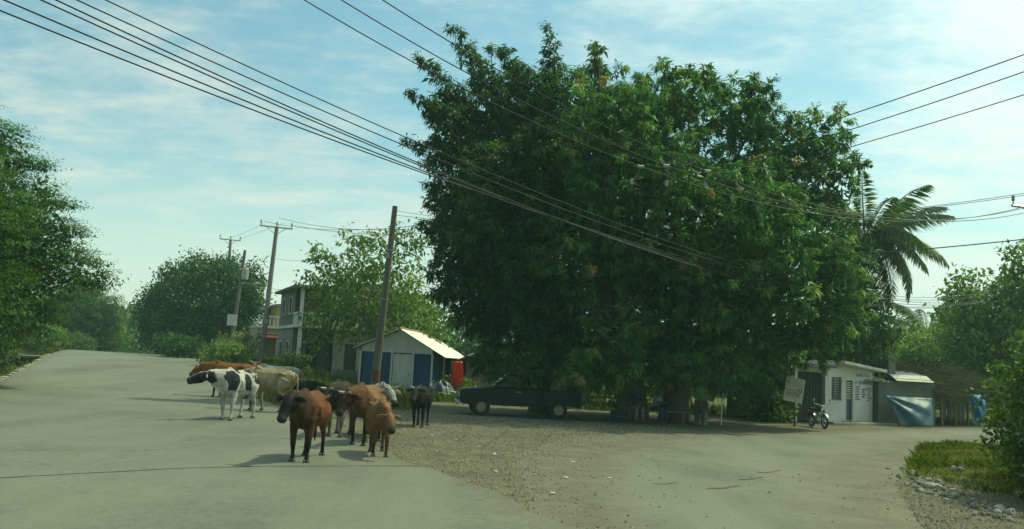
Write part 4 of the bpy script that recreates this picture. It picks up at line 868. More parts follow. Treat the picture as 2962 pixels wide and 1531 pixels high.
PG_, tG = pole('thin pole with short crossarm among the light green tree', 2990, 62, 2988, 725, .16, .11, POLEM); crossarm(PG_, tG + Vector((0, 0, -.3)), 4.2, ins=3)
def dfor(px, py, hgt): d = ray(px, py); return (hgt - CAMH) / d.z * d.y
def span(label, A, B, mid, r_=.016, m_=LINE, group='overhead lines', ext=(0, 0)):
    best = None
    for sg in np.linspace(0, 4, 161):
        P = [A.lerp(B, i / 60) - Vector((0, 0, sg * 4 * (i / 60) * (1 - i / 60))) for i in range(61)]
        e = None
        for i in range(60):
            a = proj(P[i]); c = proj(P[i + 1])
            if min(a[0], c[0]) <= mid[0] <= max(a[0], c[0]): f_ = (mid[0] - a[0]) / (c[0] - a[0] + 1e-9); e = abs(a[1] + f_ * (c[1] - a[1]) - mid[1])
        if e is not None and (best is None or e < best[0]): best = (e, P)
    P = best[1] if best else [A, B]
    if ext[0]: P = [P[0] - (P[1] - P[0]) * k_ for k_ in range(24, 0, -1)] + P
    if ext[1]: P = P + [P[-1] + (P[-1] - P[-2]) * k_ for k_ in range(1, 25)]
    o = P[0]; t = MB().tube([p - o for p in P], r_, 5).build('power_line', m_); t.location = o; tag(t, label, 'cable', group); return P
HI = 'thin high line slanting down across the sky to the crossarm pole'
jp = []
for (x0, xe, ye, md) in [(860, 2955, 600, (1842, 478)), (968, 2985, 596, (1926, 478)), (1088, 3020, 602, (2044, 494))]:
    jp.append(span(HI, at(x0, -12, dfor(x0, -12, 9.2)), at(xe, ye, 33), md, .013, group='high lines to the crossarm pole', ext=(1, 0)))
for (x0, y0, ye, md) in [(762, 640, 150, (1842, 522)), (806, 630, 200, (1926, 531)), (850, 652, 267, (2040, 537))]:
    jp.append(span('thin line sagging from the tall crossarm pole over the mango', at(x0, y0, 60), at(2985, ye, dfor(2985, ye, 9.0)), md, .013, group='lines from the tall crossarm pole', ext=(0, 1)))
def near(P, px): return min(P, key=lambda p: abs(proj(p)[0] - px))
for i, px in enumerate((1842, 1926, 2042)):
    a = near(jp[i], px); c = near(jp[i + 3], px - 14); o = thing('jumper_wire', 'short jumper wire joining crossing lines in front of the mango', 'wire', c, 0, 'jumper wires'); 
    MB().tube([Vector((0, 0, 0)), (a - c) * .5 + Vector((.05, 0, 0)), a - c], .012, 5).build('wire', STEEL, o); MB().tube([Vector((0, 0, -.08)), Vector((0, 0, .1))], .05, 6).build('clamp', STEEL, o); MB().tube([a - c + Vector((-.08, 0, 0)), a - c + Vector((.08, 0, 0))], .045, 6).build('clamp', STEEL, o)
LO = 'dark low cable slung from upper sky past the mango to the far pole'
for (x0, y0, ye, md, r_) in [(-12, 26, 862, (1258, 513), .0145), (-12, -10, 858, (1258, 507), .0145), (92, -12, 852, (1246, 491), .0135), (136, -12, 850, (1246, 487), .0135), (196, -12, 835, (1165, 419), .012), (280, -12, 825, (1170, 396), .011)]:
    span(LO, at(x0, y0, dfor(x0, y0, 7.2)), at(2924, ye, 57.9), md, r_, group='low cables to the far pole', ext=(1, 0))
span('thick single cable crossing from the bare pole to the right', at(1124, 700, 43), at(2985, 690, dfor(2985, 690, 7.0)), (2600, 727), .02, ext=(0, 1))
for e, y in ((0, 556), (1, 562)): span('paired thin lines running out behind the palm', at(1142, 610 + 12 * e, 43), at(2985, y, dfor(2985, y, 8.6)), (2510, 618 + 3 * e), .01, group='paired lines behind the palm', ext=(0, 1))
for e in range(2): span('faint line strung from the tall pole back to the distant pole', at(762 + 60 * e, 646, 60), at(640 + 50 * e, 694, 86), (700, 676 + 8 * e), .01, group='lines back to the distant pole')
for e in range(2): span('low service line from the tall pole to the bare pole', at(783, 745 + 90 * e, 60), at(1128, 680 + 40 * e, 43), (950, 745 + 70 * e), .009, group='low service lines')

# ================================================================== CATTLE
def coatmat():
    m, n, l = newmat('cow_coat'); o = n.new('ShaderNodeOutputMaterial'); p = n.new('ShaderNodeBsdfPrincipled'); l.new(p.outputs[0], o.inputs[0])
    a = n.new('ShaderNodeAttribute'); a.attribute_name = 'tint'; t = n.new('ShaderNodeTexCoord'); mp = n.new('ShaderNodeMapping'); mp.inputs['Scale'].default_value = (1, 1, .35); l.new(t.outputs['Object'], mp.inputs[0])
    k = n.new('ShaderNodeTexNoise'); k.inputs['Scale'].default_value = 38; k.inputs['Detail'].default_value = 5; k.inputs['Roughness'].default_value = .7; l.new(mp.outputs[0], k.inputs[0])
    r_ = n.new('ShaderNodeMapRange'); r_.inputs[1].default_value = .3; r_.inputs[2].default_value = .7; r_.inputs[3].default_value = .72; r_.inputs[4].default_value = 1.28; l.new(k.outputs[0], r_.inputs[0])
    k2 = n.new('ShaderNodeTexNoise'); k2.inputs['Scale'].default_value = 4.5; k2.inputs['Detail'].default_value = 4; l.new(t.outputs['Object'], k2.inputs[0])
    r2_ = n.new('ShaderNodeMapRange'); r2_.inputs[1].default_value = .3; r2_.inputs[2].default_value = .7; r2_.inputs[3].default_value = .68; r2_.inputs[4].default_value = 1.28; l.new(k2.outputs[0], r2_.inputs[0])
    mm = n.new('ShaderNodeMath'); mm.operation = 'MULTIPLY'; l.new(r_.outputs[0], mm.inputs[0]); l.new(r2_.outputs[0], mm.inputs[1])
    s = n.new('ShaderNodeVectorMath'); s.operation = 'SCALE'; l.new(a.outputs[0], s.inputs[0]); l.new(mm.outputs[0], s.inputs['Scale']); l.new(s.outputs[0], p.inputs['Base Color'])
    b = n.new('ShaderNodeBump'); b.inputs['Strength'].default_value = .35; b.inputs['Distance'].default_value = .01; l.new(k.outputs[0], b.inputs['Height']); l.new(b.outputs[0], p.inputs['Normal'])
    p.inputs['Roughness'].default_value = .7; p.inputs['Specular IOR Level'].default_value = .12
    try: p.inputs['Sheen Weight'].default_value = .0
    except Exception: pass
    return m
COAT = coatmat(); HORN = mat('horn', (.36, .33, .25), .45, .3, 8, .1, col2=(.16, .14, .10)); HOOF = mat('hoof', (.035, .03, .025), .5, .3, 8, .2); EYE = mat('eye', (.012, .01, .008), .12, 0, 5, 0, 0, .7); NOSE = mat('muzzle_skin', (.05, .04, .035), .4, .3, 10, .1); UDD = mat('udder_skin', (.38, .24, .19), .6, .2, 8, .1)
def cow(label, px, py, head, hyaw=0., nel=.35, hp=-.75, base=(.25, .1, .04), dark=None, legs=None, face=None, belly=None, patches=None, scale=1., stride=(0.08, -.06, -.1, .07), horns=.16, calf=0., hump=.06, udder=False, thin=.0, group='cattle on the road', cat='cow', raise_leg=None):
    P0 = gnd(px, py); t = thing('cow', label, cat, P0, R(head), group, scale)
    mb = MB(); w_ = 1 - thin; lg = 1 + .0 * calf
    mb.tube([(-.86, 0, 1.05), (-.80, 0, 1.04), (-.62, 0, 1.0), (-.38, 0, .95), (-.1, 0, .905), (.18, 0, .90), (.42, 0, .915), (.6, 0, .945), (.74, 0, .99), (.82, 0, 1.02)],
            [(.05, .07), (.13, .17), (.20 * w_, .255), (.235 * w_, .29), (.265 * w_, .325), (.258 * w_, .335), (.215 * w_, .335), (.17, .30), (.13, .24), (.06, .12)], 16)
    for s in (-1, 1):                                       # hip and pin bones, shoulder blades
        mb.tube([(-.58, s * .13, 1.10), (-.47, s * .235, 1.16), (-.38, s * .16, 1.10)], [.05, .045, .05], 8); mb.tube([(-.84, s * .08, 1.09), (-.72, s * .1, 1.1)], [.045, .06], 8)
        mb.tube([(.46, s * .08, 1.2), (.50, s * .135, 1.0), (.50, s * .15, .74)], [.05, .095, .10], 10)
        if not calf:
            for i in range(6):
                x = -.22 + i * .095; mb.tube([(x, s * .12 * w_, 1.14), (x + .02, s * .262 * w_, .98), (x + .06, s * .285 * w_, .78), (x + .12, s * .2 * w_, .62)], [.02, .022, .02, .015], 6)
    mb.tube([(-.66, 0, 1.22), (-.3, 0, 1.215), (.1, 0, 1.21), (.36, 0, 1.215), (.50, 0, 1.20 + hump), (.66, 0, 1.14)], [.045, .05, .05, .065, .085, .07], 10)   # spine and withers
    cy, sy = math.cos(hyaw), math.sin(hyaw)
    nb = Vector((.62, 0, 1.02)); nd_ = Vector((math.cos(nel) * math.cos(hyaw * .6), math.cos(nel) * math.sin(hyaw * .6), math.sin(nel))); poll = nb + nd_ * .55
    mb.tube([nb - nd_ * .12, nb + nd_ * .12, nb + nd_ * .32, nb + nd_ * .46, poll], [(.16, .28), (.14, .25), (.11, .2), (.09, .165), (.085, .125)], 12)
    mb.tube([Vector((.72, 0, .72)), nb + nd_ * .22 + Vector((0, 0, -.23)), nb + nd_ * .42 + Vector((0, 0, -.19))], [(.03, .10), (.022, .09), (.02, .05)], 8)        # dewlap
    hd = Vector((math.cos(hp) * cy, math.cos(hp) * sy, math.sin(hp))); sd_ = Vector((-sy, cy, 0)); hu = hd.cross(sd_) * -1
    if hu.z < 0: hu = -hu
    hl = .455 - .05 * calf; pp = poll + hd * .0
    mb.tube([pp - hd * .06, pp + hd * .04, pp + hd * .16, pp + hd * .30, pp + hd * (hl - .08), pp + hd * hl, pp + hd * (hl + .035)], [(.06, .06), (.10, .105), (.112, .118), (.090, .108), (.085, .098), (.088, .09), (.062, .066)], 12)
    mb.tube([pp + hd * .05 - hu * .07, pp + hd * .17 - hu * .095, pp + hd * .32 - hu * .075, pp + hd * (hl - .05) - hu * .05], [(.06, .05), (.07, .055), (.05, .04), (.05, .03)], 10)
    for s in (-1, 1):
        mb.tube([pp + hd * .06 + sd_ * s * .055 - hu * .03, pp + hd * .15 + sd_ * s * .07 - hu * .045, pp + hd * .22 + sd_ * s * .05 - hu * .05], [.045, .06, .04], 8)
        e0 = pp + hd * .03 + sd_ * s * .08 + hu * .02; mb.tube([e0, e0 + sd_ * s * .09 - hu * .015, e0 + sd_ * s * .17 - hu * .05 - hd * .0, e0 + sd_ * s * .23 - hu * .085], [(.03, .03), (.022, .055), (.02, .06), (.012, .02)], 8)
        mb.tube([pp + hd * .15 + sd_ * s * .07 + hu * .05, pp + hd * .19 + sd_ * s * .095 + hu * .03], [.03, .03], 6)     # brow
    feet = []
    for s, fx in ((1, stride[0]), (-1, stride[1])):
        y = s * .145; lift = .0
        mb.tube([(.5, y * .9, .82), (.47, y * 1.05, .62), (.48 + fx * .45, y, .40), (.475 + fx * .5, y, .35), (.46 + fx * .8, y * .95, .18), (.45 + fx, y * .95, .10), (.47 + fx, y * .95, .02)], [(.10, .13), (.075, .095), (.052, .058), (.055, .056), (.034, .037), (.043, .044), (.045, .05)], 10); feet.append((.485 + fx, y * .95))
    for s, fx in ((1, stride[2]), (-1, stride[3])):
        y = s * .155
        mb.tube([(-.6, y * .95, 1.0), (-.52, y * 1.12, .82), (-.47 + fx * .2, y * 1.1, .66), (-.58 + fx * .4, y, .52), (-.68 + fx * .55, y * .95, .435), (-.665 + fx * .7, y * .93, .34), (-.645 + fx * .9, y * .92, .17), (-.64 + fx, y * .92, .10), (-.62 + fx, y * .92, .02)], [(.13, .2), (.135, .18), (.09, .115), (.055, .075), (.045, .06), (.037, .045), (.035, .038), (.043, .044), (.045, .05)], 10); feet.append((-.605 + fx, y * .92))
    if udder: mb.tube([(-.42, 0, .66), (-.40, 0, .56), (-.39, 0, .50)], [.13, .12, .06], 10)
    me = remesh(mb, .017, 3); me.name = 'body'
    n = len(me.vertices); co = np.empty(n * 3, np.float32); me.vertices.foreach_get('co', co); co = co.reshape(-1, 3)
    base = np.array(base) * .62; col = np.tile(base, (n, 1)).astype(np.float32)
    def blend(mask, c): return col * (1 - mask[:, None]) + np.array(c) * .66 * mask[:, None]
    st = lambda x: np.clip(x, 0, 1) ** 2 * (3 - 2 * np.clip(x, 0, 1))
    if belly is not None: col = blend(st((.72 - co[:, 2]) / .2) * (np.abs(co[:, 0]) < .62), belly)
    if patches == 'holstein':
        f = np.zeros(n)
        for c, r_ in [((.60, .2, 1.02), .27), ((.66, -.2, .98), .24), ((.05, -.27, .98), .13), ((-.42, -.05, 1.24), .2), ((.22, .0, 1.25), .13), ((-.05, .27, .95), .24), ((-.62, .2, 1.0), .16), ((-.55, -.25, .92), .10)]:
            d = np.linalg.norm((co - np.array(c)) * np.array([1, .8, 1]), axis=1) + .03 * np.sin(co[:, 0] * 13 + co[:, 2] * 11) + .012 * np.sin(co[:, 0] * 37 - co[:, 2] * 29); f = np.maximum(f, st((r_ - d) / .03))
        col = blend(f, (.022, .022, .026))
    if dark is not None: col = blend(.9 * st((co[:, 0] - .0) / .75), dark)
    hm = np.zeros(n); ax = np.array(hd); pv = np.array(pp); u_ = (co - pv) @ ax; rad = np.linalg.norm(co - pv - u_[:, None] * ax, axis=1); hm = st((.27 - rad) / .05) * st((u_ + (.22 if patches else .12)) / .08)
    if face is not None: col = blend(hm, face)
    if patches == 'holstein': col = blend(hm * st((.035 - np.abs((co - pv) @ np.array(sd_))) / .02) * ((co - pv) @ np.array(hu) > .03), (.6, .58, .52))
    col = blend(hm * st((u_ - hl + .10) / .06), (.05, .042, .038) if face is None or sum(face) < 1 else (.3, .22, .2))
    if legs is not None: col = blend(st((.52 - co[:, 2]) / .25) * .9, legs)
    at_ = me.attributes.new('tint', 'FLOAT_COLOR', 'POINT'); at_.data.foreach_set('color', np.concatenate([col, np.ones((n, 1))], 1).astype(np.float32).ravel()); me.materials.clear(); me.materials.append(COAT)
    share('body', me, t)
    for fx, fy in feet:
        h_ = MB()
        for s in (-1, 1): h_.tube([(fx - .02, fy + s * .027, .072), (fx - .01, fy + s * .028, .03), (fx + .01, fy + s * .03, 0)], [(.026, .042), (.03, .055), (.032, .064)], 8)
        h_.build('hoof', HOOF, t, smooth=True)
    for s in (-1, 1):
        ec = pp + hd * .17 + sd_ * s * .098 + hu * .02; MB().tube([ec - sd_ * s * .02, ec, ec + sd_ * s * .012], [.018, .019, .008], 8).build('eye', EYE, t, smooth=True)
        if horns:
            h0 = pp + sd_ * s * .05 + hu * .06; MB().tube([h0, h0 + sd_ * s * horns * .5 + hu * horns * .2, h0 + sd_ * s * horns * .85 + hu * horns * .6 + hd * .02, h0 + sd_ * s * horns * .9 + hu * horns * 1.05 + hd * .03], [.034, .03, .02, .006], 8).build('horn', HORN, t, smooth=True)
        nz = pp + hd * (hl + .025) + sd_ * s * .03 + hu * .02; MB().tube([nz - hd * .02, nz + hd * .008], [.016, .012], 6).build('nostril', NOSE, t)
    if udder: MB().tube([(-.40, -.05, .53), (-.40, -.05, .45)], [.02, .012], 6).tube([(-.40, .05, .53), (-.40, .05, .45)], [.02, .012], 6).build('teats', UDD, t)
    tl = MB(); q = random.uniform(-.06, .06); tl.tube([(-.83, 0, 1.14), (-.90, q * .2, 1.06), (-.92, q * .5, .8), (-.90, q, .55), (-.89, q * 1.2, .42), (-.88, q * 1.2, .28)], [.035, .03, .02, .018, .035, .008], 8); to = tl.build('tail', COAT, t, smooth=True)
    tc_ = to.data.attributes.new('tint', 'FLOAT_COLOR', 'POINT'); tcv = np.array([[*(base if v.co.z > .5 else (.04, .03, .025)), 1] for v in to.data.vertices], np.float32); tc_.data.foreach_set('color', tcv.ravel())
    return t
RB = (.19, .074, .030); TN = (.29, .165, .075); CRM = (.46, .36, .20); BLK_ = (.022, .020, .020); WHT = (.62, .60, .54)
cow('reddish brown cow with dark face walking at the front of the herd', 884, 1331, -90, -.3, .30, -1.0, RB, face=(.016, .013, .013), legs=(.02, .016, .014), dark=(.05, .028, .018), scale=.95, horns=.0, stride=(.12, .02, -.12, .08), belly=(.17, .08, .035))
cow('black and white patched cow turning its black head sideways', 680, 1215, -99, -1.05, .2, -.4, WHT, patches='holstein', face=(.02, .02, .024), scale=1.06, horns=.0, stride=(.1, -.04, -.08, .06))
cow('bony cream cow walking away beside the black and white one', 778, 1192, 158, .25, .0, -.7, CRM, scale=1.07, thin=.1, legs=(.30, .22, .13), horns=.12, stride=(.12, -.1, .16, -.14), udder=True)
cow('red cow mostly hidden behind the black and white one', 662, 1152, 176, 0, .1, -.8, (.30, .11, .035), legs=(.10, .05, .03), scale=1.06, horns=.1)
cow('brown horned cow looking over the cream one', 752, 1150, -88, 0, .42, -.55, (.22, .12, .055), face=(.17, .09, .06), scale=1.06, horns=.17)
cow('pale grey cow with rounded rump behind the cream one', 796, 1158, 196, .1, .0, -.8, (.36, .35, .30), scale=1.05, legs=(.2, .19, .17), horns=.12)
cow('small black calf behind the front brown cow', 868, 1166, -28, .3, .25, -.35, BLK_, scale=.68, horns=.0, calf=1)
cow('dark grey-brown cow with pale belly behind the front brown cow', 978, 1262, -90, -.2, .1, -.9, (.05, .038, .03), belly=(.32, .30, .24), legs=(.20, .18, .15), face=(.025, .02, .018), scale=1.0, horns=.1)
cow('tan cow with dark reddish face and dark forelegs', 1052, 1286, -96, -.3, .1, -.95, TN, face=(.05, .02, .015), dark=(.10, .045, .022), legs=(.022, .017, .014), scale=1.0, horns=.1)
cow('grey-white horned cow peering out behind the tan one', 1090, 1262, -76, .3, .25, -.75, (.40, .39, .34), scale=.98, horns=.22, legs=(.25, .24, .2))
cow('orange-brown calf facing forward at the right of the herd', 1093, 1318, -78, .3, -.05, -1.0, (.28, .145, .06), face=(.24, .13, .06), legs=(.10, .06, .03), scale=.83, horns=.0, calf=1)
cow('blackish young cow standing alone in the tree shade', 1214, 1234, -92, -.1, .3, -.8, BLK_, scale=.9, horns=.1, face=(.03, .025, .02))

# ================================================================== PARKED PICKUP
PAINT = mat('dark_paint', (.007, .011, .011), .45, .15, 2, 0, .0, .25); RUB = mat('tyre_rubber', (.02, .02, .02), .85, .2, 9, .2); CHR = mat('chrome', (.3, .3, .3), .3, .1, 4, 0, .9); LAMPG = mat('lamp_glass', (.55, .55, .5), .12, .1, 6, 0, 0, .6); REDG = mat('red_lens', (.3, .02, .015), .2, .1, 6, 0)
pv = on(1492, 33.5); t = thing('pickup_truck', 'dark pickup parked in deep shade before the pink house', 'pickup', pv, R(187), None, .94)
MB().prism([(-.9, .42), (2.15, .42), (2.32, .52), (2.34, .92), (2.22, 1.0), (.98, 1.1), (-.9, 1.1)], -.83, .83).build('body', PAINT, t, bevel=.04)
MB().prism([(.98, 1.1), (.42, 1.62), (.3, 1.66), (-.68, 1.67), (-.78, 1.63), (-.9, 1.1)], -.74, .74).build('cab', PAINT, t, bevel=.03)
MB().box(-2.4, -.92, -.83, .83, .5, .62).build('bed_floor', PAINT, t); MB().box(-2.4, -.92, -.83, -.77, .62, 1.08).build('bed_side', PAINT, t, bevel=.01); MB().box(-2.4, -.92, .77, .83, .62, 1.08).build('bed_side', PAINT, t, bevel=.01); MB().box(-2.46, -2.40, -.8, .8, .55, 1.08).build('tailgate', PAINT, t, bevel=.01)
for s in (-1, 1):
    y0, y1 = (.735, .748) if s > 0 else (-.748, -.735)
    MB().prism([(.8, 1.15), (.38, 1.56), (-.1, 1.59), (-.1, 1.15)], y0, y1).build('side_window', GLASS, t); MB().prism([(-.18, 1.15), (-.18, 1.59), (-.66, 1.6), (-.76, 1.15)], y0, y1).build('side_window', GLASS, t)
    MB().box(-.05, .12, s * .84 - .012, s * .84 + .012, .95, .98).build('door_handle', CHR, t); MB().box(.78, .9, s * .85 - .09, s * .85 + .09, 1.12, 1.28).build('mirror', PAINT, t, bevel=.02)
    MB().box(2.3, 2.36, s * .62 - .16, s * .62 + .16, .72, .88).build('headlight', LAMPG, t, bevel=.02); MB().box(-2.48, -2.43, s * .74 - .06, s * .74 + .06, .7, .95).build('tail_light', REDG, t)
    for x in (1.48, -1.55):
        wh = MB().tube([(x, s * .70, .34), (x, s * .71, .34), (x, s * .87, .34), (x, s * .88, .34)], [.27, .34, .34, .27], 22).build('wheel', RUB, t); MB().tube([(x, s * .86, .34), (x, s * .885, .34), (x, s * .89, .34)], [.2, .19, .05], 14).build('rim', RUST, wh)
MB().add([(.97, -.66, 1.14), (.97, .66, 1.14), (.46, .6, 1.60), (.46, -.6, 1.60)], [(0, 1, 2, 3)]).build('windscreen', GLASS, t).location = (.03, 0, .012)
MB().box(2.3, 2.42, -.84, .84, .40, .54).build('bumper', STEEL, t, bevel=.02); MB().box(-2.56, -2.47, -.8, .8, .42, .54).build('bumper', STEEL, t, bevel=.02)
for i in range(4): MB().box(2.33, 2.352, -.42, .42, .66 + i * .06, .69 + i * .06).build('grille_bar', CHR, t)

# ================================================================== MOTORCYCLE
mp_ = gnd(2366, 1238); t = thing('motorcycle', 'small motorcycle parked before the shop verandah', 'motorcycle', mp_, R(-84), None, .95); MPAINT = mat('motorcycle_paint', (.05, .03, .03), .25, .2, 4, 0, .2)
for x in (-.62, .62):
    wh = bpy.data.objects.new('wheel', None); wh = MB().tube([(x + .26 * math.cos(a), 0, .30 + .26 * math.sin(a)) for a in [i * math.pi / 12 for i in range(25)]], .042, 8, cap=False).build('wheel', RUB, t, smooth=True)
    mb = MB(); mb.tube([(x + .215 * math.cos(a), 0, .30 + .215 * math.sin(a)) for a in [i * math.pi / 12 for i in range(25)]], .015, 6, cap=False); mb.tube([(x, -.05, .3), (x, .05, .3)], .05, 10)
    for i in range(10): a = i * math.pi / 5; mb.tube([(x, 0, .3), (x + .21 * math.cos(a), 0, .3 + .21 * math.sin(a))], .005, 4)
    mb.build('rim', CHR, wh)
    MB().tube([(x + .33 * math.cos(a), 0, .30 + .33 * math.sin(a)) for a in [R(25) + i * R(130) / 8 for i in range(9)]], [(.06, .012)] * 9, 8).build('mudguard', STEEL if x > 0 else MPAINT, t)
for s in (-1, 1): MB().tube([(.62, s * .075, .3), (.40, s * .075, .92)], .022, 7).build('fork', CHR, t)
MB().tube([(.36, -.36, 1.04), (.36, -.2, 1.0), (.40, 0, .96), (.36, .2, 1.0), (.36, .36, 1.04)], .014, 7).build('handlebar', STEEL, t)
for s in (-1, 1): MB().tube([(.36, s * .3, 1.0), (.33, s * .36, 1.18)], .008, 5).tube([(.33, s * .36, 1.15), (.32, s * .37, 1.24)], [.05, .05], 8).build('mirror', STEEL, t)
MB().tube([(.42, 0, .88), (.52, 0, .88), (.55, 0, .88)], [.07, .09, .085], 12).build('headlight', LAMPG, t)
MB().tube([(.34, 0, .80), (.22, 0, .82), (.02, 0, .80), (-.1, 0, .74)], [(.05, .06), (.12, .11), (.12, .10), (.07, .06)], 12).build('fuel_tank', MPAINT, t, smooth=True)
MB().tube([(-.06, 0, .76), (-.3, 0, .77), (-.66, 0, .80), (-.74, 0, .81)], [(.09, .05), (.13, .06), (.12, .05), (.06, .03)], 12).build('seat', RUB, t, smooth=True)
MB().tube([(.4, 0, .8), (.12, 0, .42), (-.15, 0, .36), (-.3, 0, .68)], .025, 7).tube([(-.15, 0, .36), (-.62, 0, .3)], .022, 6).build('frame', STEEL, t)
MB().box(-.16, .16, -.12, .12, .27, .48).tube([(.02, 0, .45), (.08, 0, .66)], [.1, .08], 10).build('engine', STEEL, t, bevel=.02); MB().tube([(.12, -.1, .36), (-.1, -.14, .24), (-.7, -.15, .32)], [.025, .03, .045], 8).build('exhaust', CHR, t)
MB().box(-.85, -.8, -.07, .07, .62, .74).build('tail_light', REDG, t); MB().tube([(-.1, .1, .28), (-.06, .32, .0)], .014, 6).build('kickstand', STEEL, t)

# ================================================================== PEOPLE IN THE SHADE
SKIN = mat('brown_skin', (.13, .07, .045), .55, .15, 10, .05); HAIR = mat('black_hair', (.015, .012, .012), .7, .2, 30, .4)
def person(label, px, Y, rz, shirt, trousers, lean=.1, arm=0, seat_h=.46):
    b = on(px, Y); t = thing('person', label, 'person', b, rz, 'people seated under the mango'); H = seat_h
    sh = Vector((lean, 0, H + .50)); body = MB()
    body.tube([(0, 0, H + .06), (lean * .5, 0, H + .25), (lean, 0, H + .44), (lean, 0, H + .52)], [(.16, .11), (.14, .10), (.17, .11), (.09, .07)], 12)
    nk = Vector((lean * 1.1, 0, H + .58)); hd = nk + Vector((.03, 0, .14)); body.tube([sh, nk, nk + Vector((.01, 0, .06))], [.06, .052, .055], 10)
    body.tube([hd + Vector((.02, 0, -.11)), hd + Vector((.025, 0, -.06)), hd, hd + Vector((-.01, 0, .07)), hd + Vector((-.015, 0, .11))], [(.045, .05), (.062, .075), (.075, .095), (.07, .085), (.03, .04)], 12)
    body.tube([hd + Vector((.085, 0, .0)), hd + Vector((.112, 0, -.035))], [.012, .018], 6)
    for s in (-1, 1):
        body.tube([hd + Vector((-.01, s * .074, -.02)), hd + Vector((-.02, s * .09, .02))], [.014, .018], 6)
        el = sh + Vector((.06 + .1 * arm, s * .24, -.30 + .1 * arm)); wr = Vector((.36 + .12 * arm, s * .16, H + .16 + .16 * arm)); body.tube([sh + Vector((0, s * .15, -.02)), sh + Vector((.02, s * .2, -.12)), el, (el + wr) / 2, wr], [.058, .052, .042, .036, .027], 8)
        fd = (wr - el).normalized(); body.tube([wr, wr + fd * .09], [(.026, .018), (.042, .017)], 8)
        for k in range(4): o = Vector((0, (k - 1.5) * .02, 0)); f0 = wr + fd * .085 + o; body.tube([f0, f0 + fd * (.035 + .008 * (1.5 - abs(k - 1.5))), f0 + fd * .06 + Vector((0, 0, -.03))], .0095, 6)
        body.tube([wr + fd * .03 + Vector((0, -s * .03, 0)), wr + fd * .07 + Vector((0, -s * .06, -.01)), wr + fd * .10 + Vector((0, -s * .055, -.02))], .011, 6)
        kn = Vector((.46, s * .12, H + .05)); an = Vector((.44 + .04 * s, s * .13, .08)); body.tube([(0, s * .09, H + .06), (.2, s * .11, H + .07), kn, (kn + an) / 2 + Vector((-.02, 0, 0)), an, an + Vector((0, 0, -.03))], [.095, .088, .062, .058, .04, .042], 10)
        body.tube([an + Vector((-.05, 0, -.05)), an + Vector((.06, 0, -.055)), an + Vector((.17, 0, -.062))], [(.035, .03), (.045, .028), (.03, .018)], 8)
    me = remesh(body, .0125, 3); me.name = 'body'; me.materials.clear(); me.materials.append(SKIN); share('body', me, t)
    s_ = MB(); s_.tube([(0, 0, H + .02), (lean * .5, 0, H + .25), (lean, 0, H + .45), (lean, 0, H + .54)], [(.185, .135), (.165, .125), (.195, .13), (.10, .085)], 14)
    for s in (-1, 1): s_.tube([sh + Vector((0, s * .12, 0)), sh + Vector((.02, s * .21, -.12)), sh + Vector((.04, s * .232, -.22))], [.08, .072, .068], 10)
    me = remesh(s_, .016, 4); me.materials.clear(); me.materials.append(shirt); share('shirt', me, t)
    p_ = MB(); p_.tube([(-.06, 0, H + .03), (.05, 0, H + .07), (.1, 0, H + .08)], [(.19, .11), (.19, .13), (.17, .11)], 12)
    for s in (-1, 1): kn = Vector((.46, s * .12, H + .05)); an = Vector((.44 + .04 * s, s * .13, .10)); p_.tube([(0, s * .09, H + .06), (.2, s * .11, H + .07), kn + Vector((.01, 0, 0)), (kn + an) / 2, an], [.115, .105, .082, .075, .065], 10)
    me = remesh(p_, .016, 4); me.materials.clear(); me.materials.append(trousers); share('trousers', me, t)
    h_ = MB(); h_.tube([hd + Vector((-.045, 0, -.05)), hd + Vector((-.035, 0, .02)), hd + Vector((-.02, 0, .09)), hd + Vector((-.01, 0, .125))], [(.06, .05), (.08, .075), (.077, .09), (.03, .04)], 12); me = remesh(h_, .014, 2); me.materials.clear(); me.materials.append(HAIR); share('hair', me, t)
    for s in (-1, 1): MB().tube([hd + Vector((.082, s * .03, .012)), hd + Vector((.092, s * .03, .012))], [.012, .007], 6).build('eye', EYE, t)
    return t
CL = lambda n, c: mat('cloth_' + n, c, .9, .2, 12, .2)
bp = on(1800, 34.0)
bn = thing('bench', 'long plank bench in the shade by the mango trunks', 'bench', bp, R(3))
MB().box(0, 2.6, -.17, .17, .41, .455).build('seat', WOOD, bn, bevel=.008)
for x in (.2, 2.3):
    for y in (-.12, .12): MB().box(x, x + .07, y - .03, y + .03, -.03, .41).build('leg', WOOD, bn)
person('person in dark shirt and pale trousers on the shaded bench', 1832, 34.02, R(-70), CL('dark', (.03, .035, .04)), CL('khaki', (.17, .15, .11)))
person('person in pale blue shirt leaning forward on the shaded bench', 1888, 34.15, R(-40), CL('pale_blue', (.17, .22, .27)), CL('navy', (.03, .04, .08)), lean=.22, arm=1)
person('person in tan shirt sitting beside a block under the mango', 2028, 34.4, R(-110), CL('tan', (.16, .12, .085)), CL('grey', (.08, .08, .08)), lean=.12)
bk = on(2028, 34.4); MB_ = MB().box(-.2, .2, -.2, .2, -.03, .455); o = MB_.build('seat_block', CONC, None, bevel=.02); o.location = bk; tag(o, 'rough concrete block used as a seat under the mango', 'block')
o = MB().box(-.28, .28, -.2, .2, 0, .42).build('storage_crate', mat('blue_crate', (.012, .022, .055), .6, .3, 4, .1), None, bevel=.02); o.location = on(1788, 33.2); tag(o, 'dark blue crate on the ground beside the bench', 'crate')
# thin stake with a pale board under the tree
g = thing('stake', 'thin pale stake standing under the right of the mango', 'stake', on(2086, 35)); MB().tube([(0, 0, -.1), (.02, 0, 2.2)], .03, 6).build('shaft', WHITE, g); MB().box(-.22, .02, -.02, .02, 1.75, 1.79).build('cross_piece', WHITE, g)

